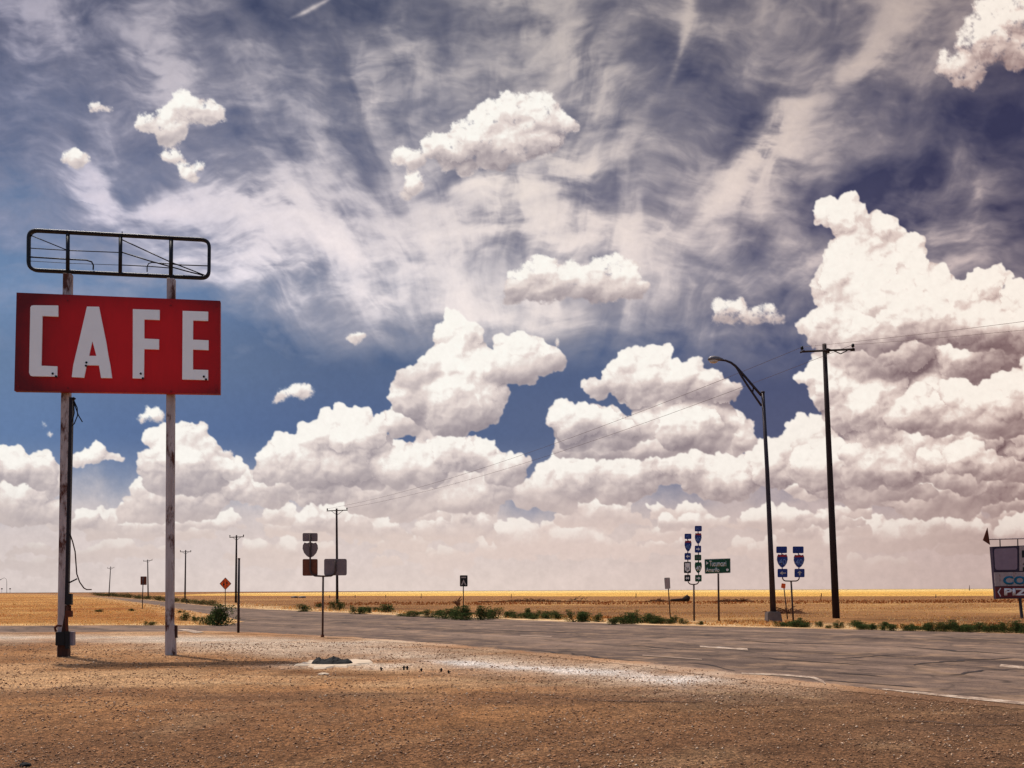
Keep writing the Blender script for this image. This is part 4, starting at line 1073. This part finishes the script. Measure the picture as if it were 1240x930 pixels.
# ---------------------------------------------------------------- power poles
def power_pole(bpx, tpx, rb, rt_, arm, label, m, ins=2, arm2=None, group=None, braces=True):
    b = G(*bpx); pl = Plane(b, 0)
    r = empty('power_pole', b, label, 'power pole', group)
    T = pl.at(*tpx)
    bm = bmesh.new(); tube(bm, [b-Vector((0, 0, .1)), b.lerp(T, .35), b.lerp(T, .7), T], [rb, rb*.7+rt_*.3, rb*.35+rt_*.65, rt_], 14); obj('pole', bm, m, r, True)
    (xa, ya), (xb, yb), tilt = arm
    A = pl.at(xa, ya, rt_+.06); B = pl.at(xb, yb, rt_+.06)
    A = A-pl.n*tilt; B = B+pl.n*tilt
    d = (B-A); w = max(.06, rt_*.42)
    bm = bmesh.new(); tube(bm, [A, B], w, 4); ca = obj('crossarm', bm, m, r)
    c = (A+B)/2
    if braces:
        for q in (A.lerp(B, .22), A.lerp(B, .78)):
            bm = bmesh.new(); tube(bm, [q+Vector((0, 0, -w*.5)), c+Vector((0, 0, -abs(d.length)*.22))], .03, 5); obj('brace', bm, M['steel'], r)
    ends = []
    for t in ([.03, .97] if ins == 2 else [.03, .5, .97]):
        q = A.lerp(B, t) if ins == 2 or t != .5 else T
        bm = bmesh.new(); tube(bm, [q, q+Vector((0, 0, w+.05)), q+Vector((0, 0, w+.08)), q+Vector((0, 0, w+.22)), q+Vector((0, 0, w+.26))], [.03, .03, .09, .08, .03], 8)
        obj('insulator', bm, M['sblack'], r, True); ends.append(q+Vector((0, 0, w+.2)))
    return r, ends, pl
r0, E0, pl0 = power_pole((1012.6, 748.6), (998.2, 416.5), .20, .115, ((971, 424.6), (1033, 424.2), .25), 'tall dark wooden power pole right of the street lamp, nearest of all poles', M['wood'], braces=False)
for xx in (969, 1035):       # turned-down ends of the arm and their strain clamps
    bar(pl0, [(xx+(5 if xx < 1000 else -5), 424.4), (xx, 427 if xx < 1000 else 424)], .05, M['steel'], 'end_clamp', r0, .18, 6)
bar(pl0, [(1001.5, 422), (1008, 424), (1018, 428.5), (1026, 424.5)], .03, M['sblack'], 'jumper_wire', r0, .25, 6)
bar(pl0, [(1000.5, 423), (1001.5, 428)], .16, M['steel'], 'gain_plate', r0, .02, 10)
r1, E1, _ = power_pole((408.4, 731.4), (407.6, 615.8), .17, .12, ((395.4, 618.6), (421, 617.8), .1), 'dark power pole with braced crossarm behind the sign cluster', M['wood'])
power_pole((285.6, 729.8), (286.4, 648), .17, .11, ((277.6, 650.6), (295.6, 650), .1), 'power pole beside the orange diamond sign', M['wood'])
power_pole((224.0, 726.6), (224.8, 666), .17, .11, ((217.8, 668.2), (231.6, 668.2), .1), 'power pole standing just right of the right-hand red sign post', M['wood_grey'])
power_pole((179.4, 724.4), (178.8, 677.6), .17, .11, ((173.6, 679.6), (184.6, 678.4), .1), 'power pole behind the brown square sign', M['wood_grey'])
power_pole((131.8, 722.8), (134.0, 686), .17, .11, ((129.8, 688.2), (138.4, 687.6), .1), 'smallest leaning power pole, far left of the row', M['wood_grey'])
def span(a, b, sag, r=.017, k=24):
    pts = []
    for i in range(k+1):
        t = i/k; p = a.lerp(b, t); p.z -= 4*sag*t*(1-t); pts.append(p)
    return pts
for i, (a, c, lb) in enumerate([(E0[0], E1[0], 'left thin wire sagging from the nearest power pole to the braced pole'), (E0[1], E1[1], 'right thin wire sagging from the nearest power pole to the braced pole')]):
    bm = bmesh.new(); tube(bm, span(a, c, 1.1), .011, 5); tag(obj('power_wire', bm, M['wire']), lb, 'wire')
for i, (a, q, lb) in enumerate([(E0[0], P(1420, 350, 34), 'upper wire leaving the nearest power pole toward the right edge'), (E0[1], P(1420, 366, 36), 'lower wire leaving the nearest power pole toward the right edge')]):
    bm = bmesh.new(); tube(bm, span(a, a+(q-a)*2.6, .5, 40), .009, 5); tag(obj('power_wire', bm, M['wire']), lb, 'wire')
# far highway lamp on the left horizon
b = G(8, 719.4); b = b*(500/b.y) if b.y > 500 else b; pl = Plane((b.x, b.y, 0), 0)
fl = empty('street_lamp', Vector((b.x, b.y, 0)), 'tiny far street lamp with bent arm on the left horizon', 'street lamp')
bar(pl, [(8.2, 718.5), (8.2, 704)], .11, M['wood_grey'], 'pole', fl)
bar(pl, [(8.2, 704), (7.6, 701.2), (5.6, 699.8), (3, 700.4), (1, 702)], .08, M['wood_grey'], 'arm', fl)
bar(pl, [(1.6, 701.4), (-.6, 702.6)], .2, M['lamp'], 'lamp_head', fl)
for u, lb in ((12.2, 'small round-topped marker right of the far lamp'), (2.2, 'small round-topped marker left of the far lamp')):
    q = pl.at(u, 718); q.z = 0; m_ = empty('far_marker', q, lb, 'marker')
    bar(pl, [(u, 718), (u, 713.5)], .06, M['wood_grey'], 'post', m_); bar(pl, [(u-.8, 713), (u+.8, 713)], .3, M['wood_grey'], 'head', m_)

# ---------------------------------------------------------------- old shop sign at the right edge
b = G(1237.6, 748.2); yaw2 = .10; pl = Plane(b, yaw2)
zr = lambda x, y: (1120+x/5.1667, 620+y/5.1667)
os_ = empty('roadside_sign', b, 'old faded shop sign with blue CO and PIZ lettering at the right edge', 'sign')
beam(pl, (1238.2, 749), zr(598, 541), .12, .12, M['wood_grey'], 'post', os_, -.05)
beam(pl, (1292, 752), (1288, 722), .12, .12, M['wood_grey'], 'post', os_, -.05)
XR = 640+310
def rs_(p): return [zr(*q) for q in p]
plate(pl, rs_([(446, 544), (XR, 536), (XR, 196), (419, 217)]), .0, -.22, M['purple'], 'cabinet', os_, 0, .01)
plate(pl, rs_([(432, 372), (585, 370), (583, 214), (423, 222)]), .04, .001, M['purple'], 'window_frame', os_)
plate(pl, rs_([(440, 362), (578, 361), (577, 224), (433, 230)]), .055, .041, M['mauve'], 'window_panel', os_, .15)
plate(pl, rs_([(592, 368), (XR-8, 362), (XR-8, 206), (591, 213)]), .03, .001, M['offwhite'], 'upper_panel', os_)
plate(pl, rs_([(440, 464), (XR-8, 458), (XR-8, 370), (433, 378)]), .03, .001, M['offwhite'], 'lettered_panel', os_)
plate(pl, rs_([(446, 536), (XR-8, 528), (XR-8, 462), (441, 468)]), .03, .001, M['maroon'], 'lower_panel', os_)
def tx(body, a, c, d, m):
    x0, y0 = zr(*a); x1, y1 = zr(*c); obj('lettering', text_bm(body, pl, x0, y0, x1, y1, d, .045), M[m], os_)
tx('CO', (486, 400), (630, 455), .033, 'teal')
tx('FFEE', (648, 398), (900, 452), .033, 'teal')
tx('PIZ', (494, 478), (640, 522), .033, 'swhite')
tx('ZA', (656, 476), (740, 520), .033, 'swhite')
bm = bmesh.new(); pl.slab(bm, [pl.at(*zr(*p)) for p in [(452, 500), (470, 474), (474, 478), (460, 500), (474, 526), (470, 530)]], .036, .032); obj('arrow', bm, M['swhite'], os_)
for q in ([(604, 240), (604, 285), (660, 285), (660, 240)], [(608, 330), (624, 312), (648, 312), (632, 330)], [(610, 375), (610, 345), (650, 345), (650, 366)]):
    bm = bmesh.new(); pl.slab(bm, [pl.at(*zr(*p)) for p in q], .036, .031); obj('painted_mark', bm, M['sblack'], os_)
bar(pl, rs_([(405, 171), (XR-60, 160)]), .035, M['offwhite'], 'top_rail', os_, 0)
for x in (469, 580, 700, 820): bar(pl, rs_([(x, 168), (x+2, 218)]), .03, M['wood_grey'], 'rail_stub', os_, -.03)
plate(pl, rs_([(408, 205), (392, 98), (364, 176)]), .02, -.02, M['rust'], 'arrow_head', os_)

# ---------------------------------------------------------------- concrete slab with black rubber heap, bolts, stones
c = G(402, 804.2)
rs = random.Random(5)
bm = bmesh.new(); ring = [];  n_ = 26
for k in range(n_):
    a = 2*math.pi*k/n_; r = rs.uniform(.62, 1.16)
    ring.append((c.x+math.cos(a)*.82*r, c.y+math.sin(a)*1.15*r))
top = [bm.verts.new((x, y, .03)) for x, y in ring]; bot = [bm.verts.new((c.x+(x-c.x)*1.1, c.y+(y-c.y)*1.1, -.02)) for x, y in ring]
bm.faces.new(top)
for k in range(n_): bm.faces.new((bot[k], bot[(k+1) % n_], top[(k+1) % n_], top[k]))
tag(obj('concrete_slab', bm, M['concrete']), 'broken pale concrete slab set in the gravel lot', 'slab')
bm = bmesh.new(); c2 = G(402, 804.8); nx, ny = 26, 8
vv = {}
for i in range(nx+1):
    for j in range(ny+1):
        s = i/nx*2-1; t = j/ny*2-1
        e = math.sqrt(max(0, 1-s*s))
        h = .035+(.115+.03*math.sin(7*s+1)+rs.uniform(-.015, .02))*(1-abs(t))**.55*(1-abs(s)**5)
        vv[i, j] = bm.verts.new((c2.x+s*.44+rs.uniform(-.01, .01), c2.y+t*.30*(e*.7+.3)+rs.uniform(-.01, .01), h))
for i in range(nx):
    for j in range(ny): bm.faces.new((vv[i, j], vv[i+1, j], vv[i+1, j+1], vv[i, j+1]))
tag(obj('rubber_heap', bm, M['rubber']), 'crumpled black rubber mat heaped on the concrete slab', 'debris')
for i, (u, v, h, lb) in enumerate([(462, 812, .07, 'cut-off black bolt nearest the concrete slab'), (489, 811.5, .09, 'taller of the paired black bolts right of the slab'), (493, 811.2, .08, 'shorter of the paired black bolts right of the slab'), (510, 813, .06, 'single squat bolt in the pale gravel'), (534, 813.5, .07, 'left bolt of the far pair in the gravel'), (544, 815.5, .06, 'last bolt to the right in the row')]):
    q = G(u, v); bm = bmesh.new(); tube(bm, [q-Vector((0, 0, .02)), q+Vector((rs.uniform(-.02, .02), 0, h))], .018, 7); tube(bm, [q+Vector((0, 0, h*.5)), q+Vector((0, 0, h*.7))], .032, 6)
    tag(obj('anchor_bolt', bm, M['rubber']), lb, 'bolt', 'cut-off anchor bolts')
def stone(q, r, m, name, lb, fl=.5):
    bm = bmesh.new(); bmesh.ops.create_icosphere(bm, subdivisions=2, radius=r)
    for v in bm.verts: v.co *= rs.uniform(.8, 1.15); v.co.z *= fl
    bmesh.ops.translate(bm, verts=bm.verts[:], vec=q+Vector((0, 0, r*fl*.4))); tag(obj(name, bm, m), lb, 'stone')
stone(G(392, 817), .10, M['concrete'], 'stone', 'white flat stone in the gravel just in front of the slab', .3)
stone(G(31, 928), .055, M['rubber'], 'stone', 'dark stone at the bottom left corner of the lot', .5)
stone(G(357, 724), .9, M['concrete_dark'], 'field_rock', 'left grey rock lying in the far field', .4)
stone(G(366, 724), 1.0, M['concrete_dark'], 'field_rock', 'right grey rock lying in the far field', .35)
# scattered gravel
def build_gravel():
    rg = np.random.RandomState(3); n = 120000
    t = rg.rand(n); Y = 7.2*(30/7.2)**t; X = (rg.rand(n)*2-1)*(Y*.58+1)
    ok = ~inside(road_w, X, Y)
    dens = .35+.65*sst(-.2, .4, fbm(X/1.2, Y/1.2, 4, 330, .6)); ok &= rg.rand(n) < dens
    X, Y = X[ok], Y[ok]; n = len(X)
    S = (.0035+.014*rg.rand(n)**5.0)*(1+.035*(Y-7)); S *= 1
    a = rg.rand(n)*6.283
    base = np.array([[1, 0, 0], [0, 1, 0], [-1, 0, 0], [0, -1, 0], [0, 0, .75], [0, 0, -.6]])
    fc = np.array([[0, 1, 4], [1, 2, 4], [2, 3, 4], [3, 0, 4], [1, 0, 5], [2, 1, 5], [3, 2, 5], [0, 3, 5]])
    V = base[None]*(.7+.6*rg.rand(n, 6, 1))*S[:, None, None]
    ca, sa = np.cos(a)[:, None], np.sin(a)[:, None]
    V = np.stack([V[..., 0]*ca-V[..., 1]*sa+X[:, None], V[..., 0]*sa+V[..., 1]*ca+Y[:, None], V[..., 2]+S[:, None]*.3+.001], -1)
    Fc = (fc[None]+np.arange(n)[:, None, None]*6).reshape(-1, 3)
    m = N('loose_stones'); g = m.new('ShaderNodeNewGeometry')
    m.bsdf(m.ramp(g.outputs['Random Per Island'], [(0, srgb(84, 56, 40)), (.35, srgb(136, 96, 68)), (.8, srgb(178, 136, 102)), (1, srgb(206, 176, 148))]), .9)
    o = bpy.data.objects.new('gravel', np_mesh('gravel', V.reshape(-1, 3), Fc, m.m, 3)); COL.objects.link(o)
    tag(o, 'loose brown and pale stones strewn over the lot', 'gravel', kind='stuff')
build_gravel()

# ---------------------------------------------------------------- dry grass, weeds, brush
def blades(name, X, Y, Hh, Wd, m, seed, lean=.45):
    rg = np.random.RandomState(seed); n = len(X)
    a = rg.rand(n)*6.283; l = rg.rand(n)*lean*Hh; la = rg.rand(n)*6.283
    b0 = np.stack([X-np.cos(a)*Wd, Y-np.sin(a)*Wd, np.zeros(n)-.01], -1); b1 = np.stack([X+np.cos(a)*Wd, Y+np.sin(a)*Wd, np.zeros(n)-.01], -1)
    tp = np.stack([X+np.cos(la)*l, Y+np.sin(la)*l, Hh], -1)
    V = np.stack([b0, b1, tp], 1).reshape(-1, 3); Fc = np.arange(n*3).reshape(-1, 3)
    o = bpy.data.objects.new(name, np_mesh(name, V, Fc, m, 3)); COL.objects.link(o); return o
rg = np.random.RandomState(17)
n = 260000
u = rg.uniform(-150, 1400, n); dep = 3.5+rg.rand(n)**.8*52
Yg = 1150*EYE/dep; Xg = (u-620)/1150*Yg
on_road = inside(road_w, Xg, Yg)
lotside = inside(np.concatenate([W2([(-900, 757.4), (268, 757.4), (291, 753), (300, 745)]), far_w[::-1][6:], [[60, -20], [-60, -20]]]), Xg, Yg)
clump = fbm(Xg/3.5, Yg/3.5, 4, 400, .6); clump2 = fbm(Xg/1.1, Yg/1.1, 3, 410, .6)
dfr = dline(far_w, Xg, Yg)
ok = (rg.rand(n) < .55) & (~on_road) & (~lotside) & (clump+.6*clump2 > .02-.28*(u < 270)) & (dfr > .9+1.2*rg.rand(n)) & ((dfr < 9) | (rg.rand(n) < .35))
Xk, Yk, ck = Xg[ok], Yg[ok], clump[ok]
dk = dfr[ok]
hh = (.025+.09*rg.rand(len(Xk))*(.5+np.clip(ck, 0, 1)))*np.clip(Yk/60, .8, 1.5)*(1+1.2*np.exp(-((dk-4)/3)**2)*(ck > .15))
tag(blades('dry_grass', Xk, Yk, hh, .012+.0006*Yk, M['straw'], 5), 'bleached dry grass on the verges and pasture', 'grass', kind='stuff')
# russet strip of weeds at the right below the old sign and mid field
mk = (rg.rand(n) < .5) & (~on_road) & (~lotside) & (((np.abs(Yg-120-8*clump) < 14) & (u > 380)) | ((u > 1190) & (np.abs(dfr-6.5) < 2.5)) | ((np.abs(dfr-5.5) < 1.2) & (clump > .1) & (u > 560)))
tag(blades('russet_weeds', Xg[mk], Yg[mk], (.05+.13*rg.rand(mk.sum()))*np.clip(Yg[mk]/60, .8, 1.4), .012+.0006*Yg[mk], M['russet'], 6), 'reddish brown dead weeds across the middle field', 'grass', kind='stuff')

def shrub_mesh(seed, tall=1.0, m='leaf', n=2000):
    """leaf-sized faces through several uneven lobes, unit width and height"""
    rg = np.random.RandomState(seed); L = []
    for k in range(rg.randint(6, 9)):
        L.append((rg.uniform(-.34, .34), rg.uniform(-.34, .34), rg.uniform(.20, .34), rg.uniform(.45, 1.0)))
    V = []
    for i in range(n):
        x, y, r, h = L[rg.randint(len(L))]
        a = rg.rand()*6.283; e = rg.rand()**.6; zz_ = rg.rand()**.8
        rad = r*e*(1-.45*zz_)*1.25
        p = np.array([x+math.cos(a)*rad+.15*x*zz_, y+math.sin(a)*rad, zz_*h*tall])
        s = rg.uniform(.018, .045)
        d1 = rg.normal(size=3); d1 /= np.linalg.norm(d1); d2 = np.cross(d1, rg.normal(size=3)); d2 /= np.linalg.norm(d2)
        V += [p-d1*s, p+d2*s*.5, p+d1*s*1.1, p-d2*s*.5]
    me = np_mesh('foliage', np.array(V), np.arange(len(V)).reshape(-1, 4), M[m], 4)
    bm = bmesh.new()
    for x, y, r, h in L:
        for q in range(3):
            tube(bm, [Vector((x*.3, y*.3, -.02)), Vector((x*.8, y*.8, h*.35)), Vector((x+rg.uniform(-r, r)*.7, y+rg.uniform(-r, r)*.7, h*.85*tall))], [.018, .012, .005], 4)
    ms = bpy.data.meshes.new('stem'); bm.to_mesh(ms); bm.free(); ms.materials.append(M['brush'])
    return me, ms
protos = [shrub_mesh(100+i, 1, 'leaf') for i in range(6)]; protos_far = [shrub_mesh(200+i, 1, 'leaf_far', 900) for i in range(3)]
rsb = random.Random(77)
def shrub(u, v, w, h, label='low green weed clump in the row along the far edge of the road', group='weed clumps along the far edge of the road', far=False, name='weed_clump'):
    b = G(u, v); s = b.y/1150
    me, ms = rsb.choice(protos_far if far else protos)
    r = empty(name, b, label, 'shrub' if name == 'shrub' else 'weed', group); r.rotation_euler = (0, 0, rsb.uniform(0, 6.28))
    sc = (w*s*1.3, w*s*1.3*rsb.uniform(.8, 1.1), h*s*1.25)
    for nm, mm in (('foliage', me), ('stem', ms)):
        o = bpy.data.objects.new(nm, mm); COL.objects.link(o); o.parent = r; o.scale = sc
    return r
shrub(262, 757.4, 38, 22, 'big green bush at the road fork behind the bare post', None, name='shrub')
shrub(248, 756.6, 22, 13, 'lower green bush crowding the left flank of the big bush', None, name='shrub')
for u, v, w, h, lb in [(181, 757.3, 11, 5, 'tiny green weed by the side road left of the right sign post'), (224.5, 751.5, 12, 8, 'small green weed just right of the right sign post'), (238, 752.5, 9, 6, 'weed tuft between the sign post and the big bush'),
                       (122, 741, 9, 3, 'dark weed tuft in the orange grass nearest the left sign post'), (160, 740, 8, 3, 'dark weed tuft in the orange grass left of the brown sign'), (220, 742, 8, 3, 'dark weed tuft where the grass meets the highway')]:
    shrub(u, v, w, h, lb, None)
row = [(365, 741.6, 15, 9), (387, 736, 7, 5), (409.5, 739.8, 16, 11), (433, 744.3, 19, 10), (446, 743, 8, 6), (470, 741.6, 20, 8), (490, 747, 12, 4), (502, 747.6, 20, 7), (520, 748.5, 16, 8), (538, 750, 20, 10), (551, 750.6, 22, 13), (566, 751.2, 24, 15), (582, 751.5, 20, 15), (601, 749.6, 22, 12), (614, 748.6, 14, 8), (625, 749.5, 12, 6),
       (637, 748.6, 13, 10), (646, 749, 9, 6), (658, 747.6, 14, 8), (678, 750.6, 16, 9), (698, 753.6, 22, 14), (706, 753.8, 16, 11), (721, 753.6, 15, 9), (745, 757.3, 12, 9), (756, 756.5, 14, 10), (766, 756.2, 18, 16), (778, 755, 18, 11), (789, 754.5, 18, 10), (801, 756, 16, 8), (815, 755, 11, 8), (848, 757.3, 8, 4),
       (944, 759.3, 12, 6), (953, 759.6, 9, 5), (963, 760, 14, 8), (972, 759.8, 12, 9), (994, 760, 9, 7), (1003, 761.6, 7, 4), (1015, 761.8, 11, 8), (1042, 763.2, 12, 6), (1055, 763.6, 12, 7), (1068, 764.2, 10, 5), (1081, 764.6, 16, 7), (1094, 764.8, 10, 8), (1107, 765, 14, 6),
       (1122, 765, 13, 8), (1132, 765.4, 15, 9), (1143, 765.6, 16, 11), (1154, 765.8, 15, 12), (1164, 766, 15, 10), (1174, 766.3, 14, 8), (1184, 766, 16, 11), (1195, 766.6, 15, 9), (1206, 766.6, 14, 8), (1217, 767, 17, 11), (1229, 767.3, 17, 13), (1241, 767.8, 18, 12), (1256, 768.4, 18, 11)]
for i in range(46):
    u = rsb.choice([rsb.uniform(425, 700), rsb.uniform(690, 830), rsb.uniform(930, 1270), rsb.uniform(1030, 1270)])
    v = float(np.interp(u, [p[0] for p in FAR[::-1]], [p[1] for p in FAR[::-1]]))-rsb.uniform(.6, 3.2)
    row.append((u, v, rsb.uniform(7, 20), rsb.uniform(3, 6.5)))
for (u, v, w, h) in row: shrub(u, v-.6, w, h)
for i in range(24):
    t = i/23; u = 116+t*140
    v = np.interp(u, [p[0] for p in FAR[::-1]], [p[1] for p in FAR[::-1]])-.5-rsb.uniform(0, .5)
    shrub(u, v, 12+rsb.uniform(-2, 4), 3.4+2.2*t+rsb.uniform(-.6, 1), 'dark bush in the low hedge beyond the receding highway at left', 'hedge bushes along the receding highway', True)
# scraggly plant by the dark sign and brush piles
def brush(u0, u1, v, h, label, m, n=150, seed=1, cat='brush pile'):
    rg = random.Random(seed); c = G((u0+u1)/2, v); s = c.y/1150; W_ = (u1-u0)*s/2
    bm = bmesh.new()
    for i in range(n):
        x = rg.uniform(-1, 1); hh = h*s*(1-abs(x)**2.2)*rg.uniform(.3, 1.0)*(.7+.4*math.sin(x*5+seed))
        p = c+Vector((x*W_, rg.uniform(-.8, .8), abs(hh)*rg.uniform(0, .5)))
        q = p+Vector((rg.uniform(-.9, .9), rg.uniform(-.5, .5), abs(hh)*rg.uniform(.2, 1.0)))
        tube(bm, [p, (p+q)/2+Vector((0, 0, rg.uniform(-.1, .15))), q], [.05, .04, .015], 3, False)
    o = obj('brush_pile', bm, m); tag(o, label, cat); return o
brush(575, 720, 728.8, 4.2, 'long low pile of dead brush in the field right of the dark sign', M['brush'], 420, 2)
brush(690, 712, 727.5, 10, 'forked dead branches sticking up from the long brush pile', M['twig_dark'], 12, 3)
brush(784, 828, 728.6, 4.5, 'low dead brush left of the dark log behind the route markers', M['brush'], 150, 4)
brush(870, 909, 729, 6, 'rounded russet brush mound behind the green destination sign', M['brush'], 260, 5)
brush(935, 965, 743, 10, 'russet weeds behind the lamp footing and twin markers', M['brush'], 90, 6)
b = G(826, 729); bm = bmesh.new(); sC = b.y/1150
tube(bm, [b+Vector((-14*sC, 0, .25)), b+Vector((0, 0, .3)), b+Vector((6*sC, 0, .5)), b+Vector((9*sC, 0, .45))], [.12, .2, .45, .30], 8)
for k in range(10): tube(bm, [b+Vector((6*sC, 0, .4)), b+Vector((rs.uniform(2, 10)*sC, rs.uniform(-.5, .5), rs.uniform(.3, 1.1)))], [.08, .02], 4)
tag(obj('fallen_log', bm, M['twig_dark']), 'dark fallen log with a root ball in the field behind the route markers', 'log')
c = G(555.4, 737); bm = bmesh.new(); sC = c.y/1150; fm = []
for k in range(6):
    tip = c+Vector((rs.uniform(-5, 4)*sC, rs.uniform(-.3, .3), rs.uniform(8, 19)*sC)); tube(bm, [c+Vector((rs.uniform(-1, 1)*sC, 0, 0)), c.lerp(tip, .5)+Vector((rs.uniform(-.15, .15), 0, 0)), tip], [.035, .025, .012], 4)
    for j in range(3): tube(bm, [c.lerp(tip, .5+.1*j), c.lerp(tip, .5+.1*j)+Vector((rs.uniform(-.35, .35), rs.uniform(-.2, .2), rs.uniform(0, .35)))], [.05, .03], 4)
tag(obj('dead_plant', bm, M['brush']), 'dead spiky stalk plant beside the dark road sign', 'plant')
# fence posts
for i, (u, v, h, ln, lb) in enumerate([(430, 723.9, 3.6, 0, 'far fence post just right of the braced power pole'), (467, 723.9, 3.8, 0, 'far fence post above the left weeds'), (510, 724, 5.2, 0, 'far fence post left of the dark sign'), (619, 724, 5.2, 0, 'far fence post right of the dark sign, by the brush pile'), (770, 723.8, 5.4, .1, 'far fence post left of the pale narrow sign'),
                                       (993.6, 726.3, 8, 1.4, 'leaning fence post between twin markers and power pole'), (399, 724, 3.4, 0, 'far fence post left of the braced power pole'), (1133, 724, 4, .3, 'far fence post in the empty field at right'), (226, 731, 6, .2, 'thin fence post by the far hedge')]):
    b = G(u, v); pl = Plane(b, 0); bm = bmesh.new(); T = pl.at(u+ln, v-h)
    tube(bm, [b-Vector((0, 0, .05)), b.lerp(T, .5)+Vector((.02, 0, 0)), T], [.075, .07, .06], 6)
    tag(obj('fence_post', bm, M['wood_grey'] if i != 5 else M['brush']), lb, 'fence post')
b = G(1174, 715.6); b = b*(700/b.y) if b.y > 700 else b; pl = Plane((b.x, b.y, 0), 0); bm = bmesh.new(); tube(bm, [pl.at(1174, 715), pl.at(1174, 708.6)], [.3, .12], 5)
tag(obj('radio_mast', bm, M['wood_grey']), 'tiny mast on the horizon left of the old shop sign', 'mast')
